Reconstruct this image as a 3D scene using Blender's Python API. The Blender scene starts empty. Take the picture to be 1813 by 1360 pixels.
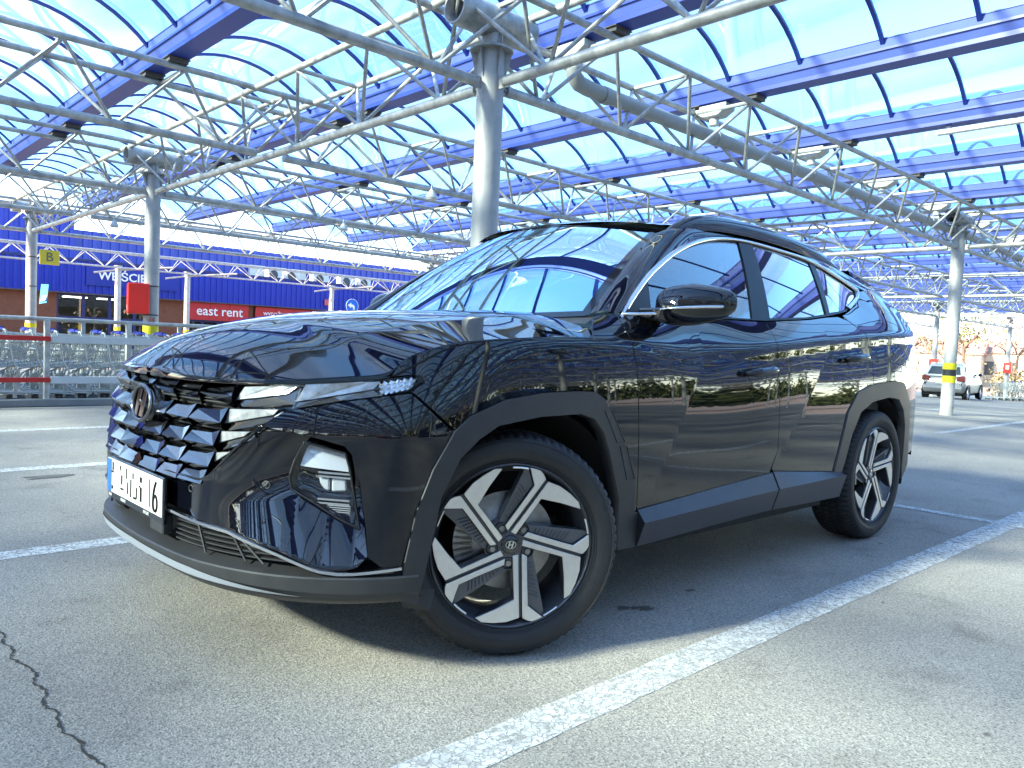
import bpy, bmesh, math, random
import numpy as np
from mathutils import Vector, Matrix
from mathutils.geometry import delaunay_2d_cdt
random.seed(7); RNG = np.random.default_rng(7)
SC = bpy.context.scene
COL = SC.collection
R = math.radians
# ------------------------------------------------------------------ camera
CAM_LOC = (-1.7438, -2.6486, 0.9911); PAN, PITCH, ROLL = 0.75710, -0.05077, 0.04308
cam = bpy.data.cameras.new('camera'); camo = bpy.data.objects.new('camera', cam); COL.objects.link(camo)
_f = Vector((math.sin(PAN)*math.cos(PITCH), math.cos(PAN)*math.cos(PITCH), math.sin(PITCH)))
_r0 = Vector((math.cos(PAN), -math.sin(PAN), 0)); _u0 = _r0.cross(_f)
_r = _r0*math.cos(ROLL)+_u0*math.sin(ROLL); _u = _u0*math.cos(ROLL)-_r0*math.sin(ROLL)
camo.matrix_world = Matrix(((_r.x, _u.x, -_f.x, CAM_LOC[0]), (_r.y, _u.y, -_f.y, CAM_LOC[1]), (_r.z, _u.z, -_f.z, CAM_LOC[2]), (0, 0, 0, 1)))
cam.sensor_fit = 'HORIZONTAL'; cam.sensor_width = 36.0; cam.lens = 36.0*1386.04/1813.0
cam.clip_start = 0.05; cam.clip_end = 3000
SC.camera = camo
# ------------------------------------------------------------------ sky and sun
SUN_EL, SUN_AZ = R(28), math.atan2(0.22, -0.976)      # towards the sun, angle in the xy plane
W = bpy.data.worlds.new('World'); SC.world = W; W.use_nodes = True
_nt = W.node_tree; _bg = _nt.nodes['Background']
_sky = _nt.nodes.new('ShaderNodeTexSky'); _sky.sky_type = 'NISHITA'; _sky.sun_disc = False
_sky.sun_elevation = SUN_EL; _sky.sun_rotation = math.pi/2-SUN_AZ
_sky.air_density = 1.0; _sky.dust_density = 0.35; _sky.ozone_density = 2.0; _sky.altitude = 120
_nt.links.new(_sky.outputs[0], _bg.inputs[0]); _bg.inputs[1].default_value = 0.15
sun = bpy.data.lights.new('sun', 'SUN'); suno = bpy.data.objects.new('sun', sun); COL.objects.link(suno)
sun.energy = 5.0; sun.angle = R(6); sun.color = (1.0, 0.74, 0.52)
_d = Vector((math.cos(SUN_EL)*math.cos(SUN_AZ), math.cos(SUN_EL)*math.sin(SUN_AZ), math.sin(SUN_EL)))
suno.rotation_euler = _d.to_track_quat('Z', 'Y').to_euler(); suno.location = _d*60
# ------------------------------------------------------------------ colour and render settings
SC.view_settings.view_transform = 'Standard'; SC.view_settings.look = 'None'
SC.view_settings.exposure = 2.55; SC.view_settings.gamma = 1.0; SC.view_settings.use_curve_mapping = False
SC.render.engine = 'CYCLES'
SC.cycles.use_denoising = True
try: SC.cycles.denoiser = 'OPENIMAGEDENOISE'
except Exception: pass
SC.cycles.max_bounces = 8; SC.cycles.transparent_max_bounces = 24; SC.cycles.glossy_bounces = 5
SC.cycles.diffuse_bounces = 3; SC.cycles.transmission_bounces = 4
SC.cycles.caustics_reflective = False; SC.cycles.caustics_refractive = False
SC.cycles.sample_clamp_indirect = 6.0

# ------------------------------------------------------------------ materials
MATS = {}
def mat(name, col=(.5, .5, .5), rough=.5, metal=0., coat=0., spec=.5, noise=0., nscale=8., bump=0., bscale=60., emit=None, dark=None, aniso=None, coatr=.02):
    """Principled material; noise mixes towards a second tone, bump adds fine relief."""
    if name in MATS: return MATS[name]
    m = bpy.data.materials.new(name); m.use_nodes = True; nt = m.node_tree; b = nt.nodes['Principled BSDF']
    b.inputs['Base Color'].default_value = (*col, 1); b.inputs['Roughness'].default_value = rough
    b.inputs['Metallic'].default_value = metal; b.inputs['Coat Weight'].default_value = coat; b.inputs['Coat Roughness'].default_value = coatr
    b.inputs['Specular IOR Level'].default_value = spec
    if noise:
        tc = nt.nodes.new('ShaderNodeTexCoord'); n = nt.nodes.new('ShaderNodeTexNoise'); n.inputs['Scale'].default_value = nscale
        n.inputs['Detail'].default_value = 6; n.inputs['Roughness'].default_value = .62
        cr = nt.nodes.new('ShaderNodeValToRGB'); d = dark or tuple(c*(1-noise) for c in col)
        cr.color_ramp.elements[0].position = .34; cr.color_ramp.elements[0].color = (*d, 1)
        cr.color_ramp.elements[1].position = .66; cr.color_ramp.elements[1].color = (*col, 1)
        nt.links.new(tc.outputs['Object'], n.inputs['Vector']); nt.links.new(n.outputs['Fac'], cr.inputs[0]); nt.links.new(cr.outputs[0], b.inputs['Base Color'])
        mr = nt.nodes.new('ShaderNodeMapRange'); mr.inputs['To Min'].default_value = max(0, rough-.1*noise-.03); mr.inputs['To Max'].default_value = rough+.15*noise+.03
        nt.links.new(n.outputs['Fac'], mr.inputs['Value']); nt.links.new(mr.outputs[0], b.inputs['Roughness'])
    if bump:
        tc = nt.nodes.new('ShaderNodeTexCoord'); n = nt.nodes.new('ShaderNodeTexNoise'); n.inputs['Scale'].default_value = bscale; n.inputs['Detail'].default_value = 3
        bp = nt.nodes.new('ShaderNodeBump'); bp.inputs['Strength'].default_value = bump; bp.inputs['Distance'].default_value = .01
        nt.links.new(tc.outputs['Object'], n.inputs['Vector']); nt.links.new(n.outputs['Fac'], bp.inputs['Height']); nt.links.new(bp.outputs[0], b.inputs['Normal'])
    if emit: b.inputs['Emission Color'].default_value = (*emit[:3], 1); b.inputs['Emission Strength'].default_value = emit[3]
    MATS[name] = m; return m
def glass(name, tint, refl=1.0, haze=0., hazecol=(.9, .95, 1), rough=.0, ior=1.5, dirt=None, gcol=(1, 1, 1)):
    """thin pane: tinted see-through plus Fresnel mirror plus optional milky scatter"""
    if name in MATS: return MATS[name]
    m = bpy.data.materials.new(name); m.use_nodes = True; nt = m.node_tree; nt.nodes.remove(nt.nodes['Principled BSDF']); out = nt.nodes['Material Output']
    tr = nt.nodes.new('ShaderNodeBsdfTransparent'); tr.inputs[0].default_value = (*tint, 1)
    gl = nt.nodes.new('ShaderNodeBsdfGlossy'); gl.inputs['Roughness'].default_value = rough; gl.inputs['Color'].default_value = (*gcol, 1)
    fr = nt.nodes.new('ShaderNodeFresnel'); fr.inputs[0].default_value = ior
    mu = nt.nodes.new('ShaderNodeMath'); mu.operation = 'MULTIPLY'; mu.use_clamp = True; mu.inputs[1].default_value = refl
    nt.links.new(fr.outputs[0], mu.inputs[0])
    base = tr
    if haze:
        df = nt.nodes.new('ShaderNodeBsdfDiffuse'); df.inputs[0].default_value = (*hazecol, 1)
        tl = nt.nodes.new('ShaderNodeBsdfTranslucent'); tl.inputs[0].default_value = (*hazecol, 1)
        ms = nt.nodes.new('ShaderNodeMixShader'); ms.inputs[0].default_value = .8
        nt.links.new(df.outputs[0], ms.inputs[1]); nt.links.new(tl.outputs[0], ms.inputs[2])
        mh = nt.nodes.new('ShaderNodeMixShader'); mh.inputs[0].default_value = haze
        if dirt:
            tc = nt.nodes.new('ShaderNodeTexCoord'); n = nt.nodes.new('ShaderNodeTexNoise'); n.inputs['Scale'].default_value = dirt; n.inputs['Detail'].default_value = 7
            mp = nt.nodes.new('ShaderNodeMapping'); mp.inputs['Scale'].default_value = (.5, 1, 1)
            mr = nt.nodes.new('ShaderNodeMapRange'); mr.inputs['From Min'].default_value = .3; mr.inputs['From Max'].default_value = .75
            mr.inputs['To Min'].default_value = haze*.8; mr.inputs['To Max'].default_value = haze*1.35
            nt.links.new(tc.outputs['Object'], mp.inputs[0]); nt.links.new(mp.outputs[0], n.inputs['Vector']); nt.links.new(n.outputs['Fac'], mr.inputs['Value']); nt.links.new(mr.outputs[0], mh.inputs[0])
        nt.links.new(tr.outputs[0], mh.inputs[1]); nt.links.new(ms.outputs[0], mh.inputs[2]); base = mh
    mx = nt.nodes.new('ShaderNodeMixShader')
    nt.links.new(mu.outputs[0], mx.inputs[0]); nt.links.new(base.outputs[0], mx.inputs[1]); nt.links.new(gl.outputs[0], mx.inputs[2]); nt.links.new(mx.outputs[0], out.inputs['Surface'])
    MATS[name] = m; return m

# ------------------------------------------------------------------ object helpers
def tag(o, label=None, cat=None, group=None, kind=None):
    if label: o['label'] = label
    if cat: o['category'] = cat
    if group: o['group'] = group
    if kind: o['kind'] = kind
    return o
def empty(name, loc, label, cat, group=None, rz=0.):
    o = bpy.data.objects.new(name, None); COL.objects.link(o); o.location = loc; o.rotation_euler = (0, 0, rz); o.empty_display_size = .2
    return tag(o, label, cat, group)
def link(name, me, m, parent=None, local=False):
    o = bpy.data.objects.new(name, me); COL.objects.link(o)
    if m is not None and not me.materials:
        for k in (m if isinstance(m, (list, tuple)) else [m]): me.materials.append(k)
    if parent is not None:
        o.parent = parent
        if not local:
            # vertices are written in world space: cancel the thing's own position
            top = parent
            while top.parent: top = top.parent
            o.matrix_parent_inverse = Matrix.Translation(-Vector(top.location)) if parent is top else Matrix()
    return o
def mesh(name, v, f, m, parent=None, smooth=False, normals=None, local=False):
    me = bpy.data.meshes.new(name); me.from_pydata([tuple(map(float, q)) for q in v], [], [tuple(map(int, q)) for q in f])
    if smooth or normals is not None: me.polygons.foreach_set('use_smooth', [True]*len(me.polygons))
    me.update()
    if normals is not None: me.normals_split_custom_set_from_vertices([tuple(map(float, q)) for q in normals])
    return link(name, me, m, parent, local)
class MB:
    """collects simple solids into one mesh"""
    def __init__(s): s.v = []; s.f = []
    def add(s, v, f):
        n = len(s.v); s.v += [tuple(q) for q in v]; s.f += [tuple(i+n for i in q) for q in f]; return s
    def box(s, x0, x1, y0, y1, z0, z1):
        return s.add([(x0, y0, z0), (x1, y0, z0), (x1, y1, z0), (x0, y1, z0), (x0, y0, z1), (x1, y0, z1), (x1, y1, z1), (x0, y1, z1)],
                     [(3, 2, 1, 0), (4, 5, 6, 7), (0, 1, 5, 4), (1, 2, 6, 5), (2, 3, 7, 6), (3, 0, 4, 7)])
    def tube(s, a, b, r, n=8, r2=None, cap=True):
        a = Vector(a); b = Vector(b); d = (b-a).normalized(); u = d.cross(Vector((0, 0, 1)) if abs(d.z) < .95 else Vector((1, 0, 0))).normalized(); w = d.cross(u)
        r2 = r if r2 is None else r2
        V = [tuple(a+(u*math.cos(t)+w*math.sin(t))*r) for t in [2*math.pi*i/n for i in range(n)]]+[tuple(b+(u*math.cos(t)+w*math.sin(t))*r2) for t in [2*math.pi*i/n for i in range(n)]]
        F = [(i, i+n, (i+1) % n+n, (i+1) % n) for i in range(n)]
        if cap: F += [tuple(range(n)), tuple(reversed(range(n, 2*n)))]
        return s.add(V, F)
    def path(s, pts, r, n=8, close=False):
        pts = [Vector(p) for p in pts]; N = len(pts); V = []; u = None
        for i, p in enumerate(pts):
            d = (pts[(i+1) % N]-pts[i-1]) if close else (pts[min(i+1, N-1)]-pts[max(i-1, 0)]); d.normalize()
            if u is None: u = d.cross(Vector((0, 0, 1)) if abs(d.z) < .9 else Vector((1, 0, 0))).normalized()
            u = (u-d*u.dot(d)).normalized(); w = d.cross(u)
            rr = r[i] if isinstance(r, (list, tuple)) else r
            V += [tuple(p+(u*math.cos(t)+w*math.sin(t))*rr) for t in [2*math.pi*k/n for k in range(n)]]
        M = N if close else N-1
        F = [(i*n+k, ((i+1) % N)*n+k, ((i+1) % N)*n+(k+1) % n, i*n+(k+1) % n) for i in range(M) for k in range(n)]
        if not close: F += [tuple(range(n)), tuple(reversed(range((N-1)*n, N*n)))]
        return s.add(V, F)
    def prism(s, poly, fn0, fn1):
        """poly of 2D points; fn0 / fn1 map a 2D point to the back and the front"""
        n = len(poly); V = [fn0(*p) for p in poly]+[fn1(*p) for p in poly]
        return s.add(V, [tuple(reversed(range(n))), tuple(range(n, 2*n))]+[(i, (i+1) % n, (i+1) % n+n, i+n) for i in range(n)])
    def lathe(s, prof, n=32, axis='y', c=(0, 0, 0), close=False):
        V = []
        for i in range(n):
            t = 2*math.pi*i/n
            for (r, h) in prof:
                q = (r*math.cos(t), h, r*math.sin(t)) if axis == 'y' else ((r*math.cos(t), r*math.sin(t), h) if axis == 'z' else (h, r*math.cos(t), r*math.sin(t)))
                V.append((q[0]+c[0], q[1]+c[1], q[2]+c[2]))
        m = len(prof); K = m if close else m-1
        return s.add(V, [(i*m+k, ((i+1) % n)*m+k, ((i+1) % n)*m+(k+1) % m, i*m+(k+1) % m) for i in range(n) for k in range(K)])
    def mesh(s, name, fix=True, smooth=False, bevel=0., auto=None):
        me = bpy.data.meshes.new(name); me.from_pydata(s.v, [], s.f); bm = bmesh.new(); bm.from_mesh(me)
        if fix: bmesh.ops.recalc_face_normals(bm, faces=bm.faces)
        if bevel: bmesh.ops.bevel(bm, geom=[e for e in bm.edges if e.calc_face_angle(0) > .5], offset=bevel, segments=1, affect='EDGES', clamp_overlap=True)
        bm.to_mesh(me); bm.free()
        if smooth or auto:
            me.polygons.foreach_set('use_smooth', [True]*len(me.polygons))
        me.update()
        if auto: me.set_sharp_from_angle(angle=R(auto))
        return me
    def build(s, name, m, parent=None, local=False, **k): return link(name, s.mesh(name, **k), m, parent, local)
def copy_tree(o, parent=None):
    c = o.copy(); COL.objects.link(c); c.parent = parent
    for ch in list(o.children): copy_tree(ch, c)
    return c
def text_mesh(name, s, size, m, parent, mw, ext=.002, align='CENTER', shear=0, bold=0.):
    cu = bpy.data.curves.new(name, 'FONT'); cu.body = s; cu.size = size; cu.extrude = ext; cu.align_x = align; cu.align_y = 'CENTER'; cu.shear = shear; cu.offset = bold; cu.resolution_u = 3
    t = bpy.data.objects.new(name, cu); COL.objects.link(t); dg = bpy.context.evaluated_depsgraph_get(); me = bpy.data.meshes.new_from_object(t.evaluated_get(dg)); bpy.data.objects.remove(t)
    me.transform(mw); me.materials.clear(); me.name = name
    return link(name, me, m, parent)
# ================================================================== car: surface functions (x rearward, w = half width, z up, metres)
def sstep(a, b, x):
    t = np.clip((np.asarray(x, float)-a)/(b-a), 0, 1); return t*t*(3-2*t)
def smax(a, b, k):
    h = np.clip(.5+.5*(a-b)/k, 0, 1); return b*(1-h)+a*h+k*h*(1-h)
def smin(a, b, k): return -smax(-a, -b, k)
def catmull(pts, n=40):
    P_ = np.array(pts, float); d = np.sqrt(np.linalg.norm(np.diff(P_, axis=0), axis=1)); t = np.concatenate([[0], np.cumsum(d)]); m = np.zeros_like(P_)
    for i in range(len(P_)):
        if i == 0: m[i] = (P_[1]-P_[0])/(t[1]-t[0])
        elif i == len(P_)-1: m[i] = (P_[-1]-P_[-2])/(t[-1]-t[-2])
        else:
            a = (P_[i]-P_[i-1])/(t[i]-t[i-1]); b = (P_[i+1]-P_[i])/(t[i+1]-t[i]); h0 = t[i]-t[i-1]; h1 = t[i+1]-t[i]; m[i] = (a*h1+b*h0)/(h0+h1)
    out = []
    for i in range(len(P_)-1):
        h = t[i+1]-t[i]; u = np.linspace(0, 1, n, endpoint=False)[:, None]
        out.append((2*u**3-3*u**2+1)*P_[i]+(u**3-2*u**2+u)*h*m[i]+(-2*u**3+3*u**2)*P_[i+1]+(u**3-u**2)*h*m[i+1])
    out.append(P_[-1:]); return np.concatenate(out)
def curve1(pts, k=12):
    """smooth 1D function through (x, y) points"""
    q = catmull(pts, 30); xs, ys = q[:, 0], q[:, 1]
    return lambda x: np.interp(x, xs, ys)
PLAN = [(-.894, 0), (-.887, .2), (-.868, .38), (-.836, .5), (-.783, .62), (-.715, .72), (-.633, .80), (-.545, .86), (-.44, .902), (-.30, .925), (-.1, .932), (.2, .931), (.6, .925), (1.2, .922), (1.9, .926), (2.6, .932), (2.95, .922), (3.2, .895), (3.40, .84), (3.51, .74), (3.57, .5), (3.595, 0)]
_q = catmull([(-.887, -.2)]+PLAN+[(3.57, -.5)], 60)[60:-60]
_L = np.concatenate([[0], np.cumsum(np.linalg.norm(np.diff(_q, axis=0), axis=1))])
_sg = np.linspace(0, _L[-1], 4001); _px = np.interp(_sg, _L, _q[:, 0]); _pw = np.interp(_sg, _L, _q[:, 1])
def _smooth(a, k=25):
    p = np.pad(a, k, mode='reflect', reflect_type='odd'); h = np.hanning(2*k+3)[1:-1]; return np.convolve(p, h/h.sum(), 'valid')
_px = _smooth(_px); _pw = _smooth(_pw); _tx = _smooth(np.gradient(_px, _sg), 40); _tw = _smooth(np.gradient(_pw, _sg), 40); _n = np.hypot(_tx, _tw); _nx, _nw = -_tw/_n, _tx/_n
SMAX = _sg[-1]
def PL(s): return np.interp(s, _sg, _px), np.interp(s, _sg, _pw)
def PN(s): return np.interp(s, _sg, _nx), np.interp(s, _sg, _nw)
def s_of_x(x): return np.interp(x, _px, _sg)
zL = curve1([(-.75, .885), (-.6, .892), (-.54, .905), (-.438, .955), (-.306, .988), (-.084, 1.009), (.169, 1.022), (.432, 1.018), (.60, .995), (.82, .961), (.88, .955), (.96, .961), (1.47, 1.02), (2.0, 1.066), (2.83, 1.129), (3.3, 1.15), (3.9, 1.16)])
zBelt = curve1([(-1, 1.09), (.25, 1.10), (.45, 1.113), (1.0, 1.13), (1.556, 1.146), (2.0, 1.178), (2.281, 1.209), (2.55, 1.249), (2.75, 1.30), (2.94, 1.36), (3.1, 1.40), (3.3, 1.42), (4, 1.43)])
def Gw(x, z):
    h = z-1.12
    return .843-.030*sstep(1.6, 3.0, x)-.06*sstep(2.4, 3.3, x)-.40*h-.30*np.maximum(h, 0)**2
def G(x, z, off=0.):
    x = np.asarray(x, float); z = np.asarray(z, float); return np.stack([x+0*z, -(Gw(x, z)+off)+0*x, z+0*x], -1)
def diag(x, z, x0, z0, x1, z1, gain, k=.005):
    """pressed diagonal edge: behind it the panel leans a little further back"""
    L = math.hypot(x1-x0, z1-z0); nx, nz = (z1-z0)/L, -(x1-x0)/L; dd = (x-x0)*nx+(z-z0)*nz
    return gain*(smax(dd, 0*dd, k)-nx*smax(x-x0+.02, 0*x, .22))
def flank(x, z):
    d = z-.68; up = np.maximum(d, 0); p = -.10*np.minimum(d, 0)**2-.145*up**2-.10*up**3
    return p+diag(x, z, .60, .42, .912, .885, .044)*sstep(1.8, 1.0, x)+diag(x, z, 1.53, .50, 2.03, .985, .046)*sstep(3.1, 2.5, x)+.006*sstep(.9, 1.9, x)
def side_off(x, z, wp):
    zc = zL(x); bw = .052*sstep(1.0, 1.5, x); zb = zc-bw; vb = flank(x, zb)
    a = flank(x, z); a = np.where(z > zb, np.maximum(a, vb-.02*(z-zb)), a); vc = vb-.02*bw
    zt = np.maximum(zBelt(x), zc+.05); wb = Gw(x, zt)-wp; t = (z-zc)/(zt-zc)
    sh = vc+(wb-vc)*np.where(t > 0, .62*t+.38*t*t, .62*t)
    return smin(a, sh+.003, .012)
def front_off(s, z):
    t = np.maximum(z-.72, 0); return -.55*t*t-.10*t-.10*np.maximum(z-.57, 0)*sstep(.80, .35, s)
def sstep5(a, b, x):
    t = np.clip((np.asarray(x, float)-a)/(b-a), 0, 1); return t**3*(t*(6*t-15)+10)
def S(s, z, off=0.):
    s = np.asarray(s, float); z = np.asarray(z, float); x, w = PL(s); nx, nw = PN(s); b = sstep5(-.74, -.02, x)
    o = b*side_off(x, z, w)+(1-b)*front_off(s, z)+off
    return np.stack([x+nx*o, -(w+nw*o), z+0*s], -1)
def zb_pocket(s): return np.interp(s, [.30, .55, .7125, .8333, .9206, .9597, 1.0], [.462, .4372, .4001, .3566, .3575, .385, .41])
def zf_pocket(s): return np.interp(s, [.30, .46, .52, .60, .743, .85, 1.0], [.47, .475, .515, .555, .585, .56, .53])
def pocket_off(s, z):
    D = .088*sstep(.47, .80, s); t = (z-zb_pocket(s))/np.maximum(zf_pocket(s)-zb_pocket(s), .02)
    return -D*smin(np.maximum(t, 0), 1+0*t, .25)
def SP(s, z): return S(s, z, pocket_off(s, z))
# hood
_zc = curve1([(-1.0, .80), (-.905, .856), (-.88, .876), (-.83, .918), (-.76, .962), (-.65, 1.004), (-.52, 1.036), (-.4, 1.058), (-.25, 1.080), (-.1, 1.096), (.05, 1.107), (.25, 1.119), (.45, 1.13), (.7, 1.14)])
_zE = curve1([(-1.0, .856), (-.905, .857), (-.8, .861), (-.72, .868), (-.6, .882), (-.53, .890), (-.495, .903), (-.455, .940), (-.405, .962), (-.306, .989), (-.084, 1.010), (.169, 1.023), (.30, 1.024), (.45, 1.03), (.7, 1.03)])
_wb = curve1([(-1, .42), (-.905, .45), (-.78, .50), (-.62, .55), (-.405, .60), (-.23, .64), (.067, .70), (.29, .745), (.7, .77)])
_dzb = curve1([(-1, .0), (-.905, .001), (-.85, .022), (-.78, .055), (-.62, .066), (-.405, .050), (-.23, .036), (.067, .024), (.29, .016), (.7, .014)])
def hood_edge_w(x):
    """half width of the hood outline at x"""
    s = s_of_x(np.maximum(x, -.8938)); p = S(s, np.asarray(_zE(x), float)); w = -p[..., 1]
    inset = .030*sstep(-.40, -.60, x)
    return np.maximum(w-inset, .004)
_pH = curve1([(-1, 2.0), (-.905, 2.0), (-.62, 1.85), (-.405, 1.95), (-.23, 2.5), (.067, 3.6), (.29, 4.6), (.7, 4.8)])
def H(x, w):
    x = np.asarray(x, float); a = np.abs(np.asarray(w, float)); zc, zE, wE = _zc(x), _zE(x), hood_edge_w(x)
    t = a/wE; wb = np.minimum(_wb(x), .70*wE); to = (a-wb)/np.maximum(wE-wb, 1e-4)
    z = zc-(zc-zE)*np.maximum(t, 1e-6)**_pH(x)
    z = z-.055*sstep(-.86, -.6, x)*smax(a-wb, 0*a, .012)*np.clip(1-to, 0, 1)          # pressed line along the bonnet
    return np.stack([x+.034*sstep(-.55, -.9, x), -np.asarray(w, float), z], -1)
# windshield and roof
def WS(a, b, off=0.):
    a = np.asarray(a, float); b = np.asarray(b, float); bow = .025*np.sin(np.pi*np.clip(a, 0, 1))
    xe = .43+.60*a; we = .745-.15*a; ze = 1.112+.398*a+bow; xc = .235+.665*a; zc = 1.082+.478*a+bow*1.2
    q = b*b; p = np.stack([xc+(xe-xc)*q, -we*b, zc+(ze-zc)*q], -1)
    return p+np.array([-.57, 0, .82])*off
zRoof = curve1([(.85, 1.535), (.92, 1.562), (1.1, 1.592), (1.4, 1.610), (1.8, 1.618), (2.2, 1.610), (2.7, 1.582), (3.1, 1.532), (3.4, 1.47)])
wRoof = curve1([(.85, .60), (1.03, .595), (1.5, .590), (2.2, .575), (2.8, .55), (3.2, .52), (3.4, .5)])
# ================================================================== car: panel builders
def inside(pts, loop):
    x, y = pts[:, 0], pts[:, 1]; c = np.zeros(len(pts), bool); n = len(loop)
    for i in range(n):
        x0, y0 = loop[i]; x1, y1 = loop[(i+1) % n]
        if y0 == y1: continue
        c ^= ((y0 > y) != (y1 > y)) & (x < (x1-x0)*(y-y0)/(y1-y0)+x0)
    return c
def dens(loop, step):
    out = []; n = len(loop)
    for i in range(n):
        a = np.array(loop[i]); b = np.array(loop[(i+1) % n]); k = max(1, int(math.ceil(np.linalg.norm(b-a)/step)))
        out += [tuple(a+(b-a)*j/k) for j in range(k)]
    return out
def trimesh(loops, step):
    V = []; E = []
    D = [dens(l, step) for l in loops]
    for l in D:
        n0 = len(V); V += l; E += [(n0+i, n0+(i+1) % len(l)) for i in range(len(l))]
    B = np.array(V); lo, hi = B.min(0), B.max(0)
    gx = np.arange(lo[0]+step*.5, hi[0], step); gy = np.arange(lo[1]+step*.5, hi[1], step*.87)
    gp = np.array([(x+(step*.5 if j % 2 else 0), y) for j, y in enumerate(gy) for x in gx])
    if len(gp):
        m = inside(gp, D[0])
        for l in D[1:]: m &= ~inside(gp, l)
        gp = gp[m]
        if len(gp):
            keep = np.ones(len(gp), bool)
            for i in range(0, len(B), 200):
                d = np.linalg.norm(gp[:, None]-B[None, i:i+200], axis=2).min(1); keep &= d > step*.45
            gp = gp[keep]
    pts = [Vector(p) for p in V]+[Vector(p) for p in gp]
    r = delaunay_2d_cdt(pts, E, [], 0, 1e-7); P_ = np.array([tuple(v) for v in r[0]]); T = np.array([f for f in r[2] if len(f) == 3])
    c = P_[T].mean(1); m = inside(c, D[0])
    for l in D[1:]: m &= ~inside(c, l)
    return P_, T[m]
def surf_panel(loops, fn, step, depth=.010, eps=.003, flip_ref=None):
    """mesh data (verts, faces, normals) of the patch of surface fn(u, v) inside the loops, with turned-in edges"""
    P_, T = trimesh(loops, step); u, v = P_[:, 0], P_[:, 1]; X = fn(u, v)
    du = fn(u+eps, v)-fn(u-eps, v); dv = fn(u, v+eps)-fn(u, v-eps); N = np.cross(du, dv); N /= np.maximum(np.linalg.norm(N, axis=1), 1e-12)[:, None]
    if flip_ref is not None:
        sgn = np.sign((N*flip_ref(X)).sum(1).mean()) or 1; N *= sgn
    g = np.cross(X[T[:, 1]]-X[T[:, 0]], X[T[:, 2]]-X[T[:, 0]]); bad = (g*N[T].mean(1)).sum(1) < 0; T[bad] = T[bad][:, ::-1]
    F = [tuple(t) for t in T]; V = list(X); NN = list(N)
    if depth:
        cnt = {}
        for t in T:
            for i in range(3): cnt[(t[i], t[(i+1) % 3])] = 1
        be = [e for e in cnt if (e[1], e[0]) not in cnt]; mp = {}
        mid = X.mean(0)
        for e in be:
            for i in e:
                if i not in mp:
                    mp[i] = (len(V), len(V)+1); V.append(X[i]); V.append(X[i]-N[i]*depth); NN += [N[i], N[i]]
        for a, b in be:
            tdir = X[b]-X[a]; o = np.cross(tdir, N[a]); o /= max(np.linalg.norm(o), 1e-9)
            for i in (a, b):
                NN[mp[i][0]] = .5*o+.5*N[i]; NN[mp[i][1]] = o
            F.append((mp[b][0], mp[a][0], mp[a][1], mp[b][1]))
    NN = np.array(NN); NN /= np.maximum(np.linalg.norm(NN, axis=1), 1e-9)[:, None]
    return np.array(V), F, NN
def out_left(X):
    r = X-np.array([1.3, 0, .8]); r[:, 0] *= .3; r[:, 2] *= .6; return r
def both(name, loops, fn, step, m, parent, depth=.010, ref=out_left, rstep=None, left=True, right=True, label=None):
    """the panel on the left flank and its mirror image on the right"""
    res = []
    for side in ((1,) if left else ())+((-1,) if right else ()):
        V, F, N = surf_panel(loops, fn, step if side == 1 else (rstep or step*2), depth, flip_ref=ref)
        if side == -1: V = V*[1, -1, 1]; N = N*[1, -1, 1]; F = [tuple(reversed(f)) for f in F]
        o = mesh(name, V, F, m, parent, normals=N); res.append(o)
        if label: o['label'] = label
    return res
def gridmesh(X, m, name, parent, sharp_rows=(), flip=False, closed=False):
    """X[row, col, 3] -> mesh; rows listed in sharp_rows are split so that they shade as an edge"""
    V = []; F = []; r0 = 0; rows = [0]+sorted(sharp_rows)+[X.shape[0]-1]; C_ = X.shape[1]
    for a, b in zip(rows[:-1], rows[1:]):
        n0 = len(V); V += [tuple(q) for q in X[a:b+1].reshape(-1, 3)]
        for i in range(b-a):
            for j in range(C_-1 if not closed else C_):
                q = (n0+i*C_+j, n0+i*C_+(j+1) % C_, n0+(i+1)*C_+(j+1) % C_, n0+(i+1)*C_+j); F.append(q[::-1] if flip else q)
    return mesh(name, V, F, m, parent, smooth=True)
def loft_s(prof, s0, s1, n, name, m, parent, sharp=(), mirror=True, sides=(1, -1)):
    """sweep a profile [(z(s), off(s)), ...] along the plan from s0 to s1, mirrored"""
    s = np.linspace(s0, s1, n); res = []
    for sd in sides:
        rows = []
        for z, o in prof:
            zz = z(s) if callable(z) else np.full(n, z); oo = o(s) if callable(o) else np.full(n, o)
            x, w = PL(s); nx, nw = PN(s); rows.append(np.stack([x+nx*oo, -(w+nw*oo)*sd, zz], -1))
        res.append(gridmesh(np.array(rows), m, name, parent, sharp, flip=(sd == 1)))
    return res
def lin(*p):
    xs = [a for a, b in p]; ys = [b for a, b in p]; return lambda s: np.interp(s, xs, ys)
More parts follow.
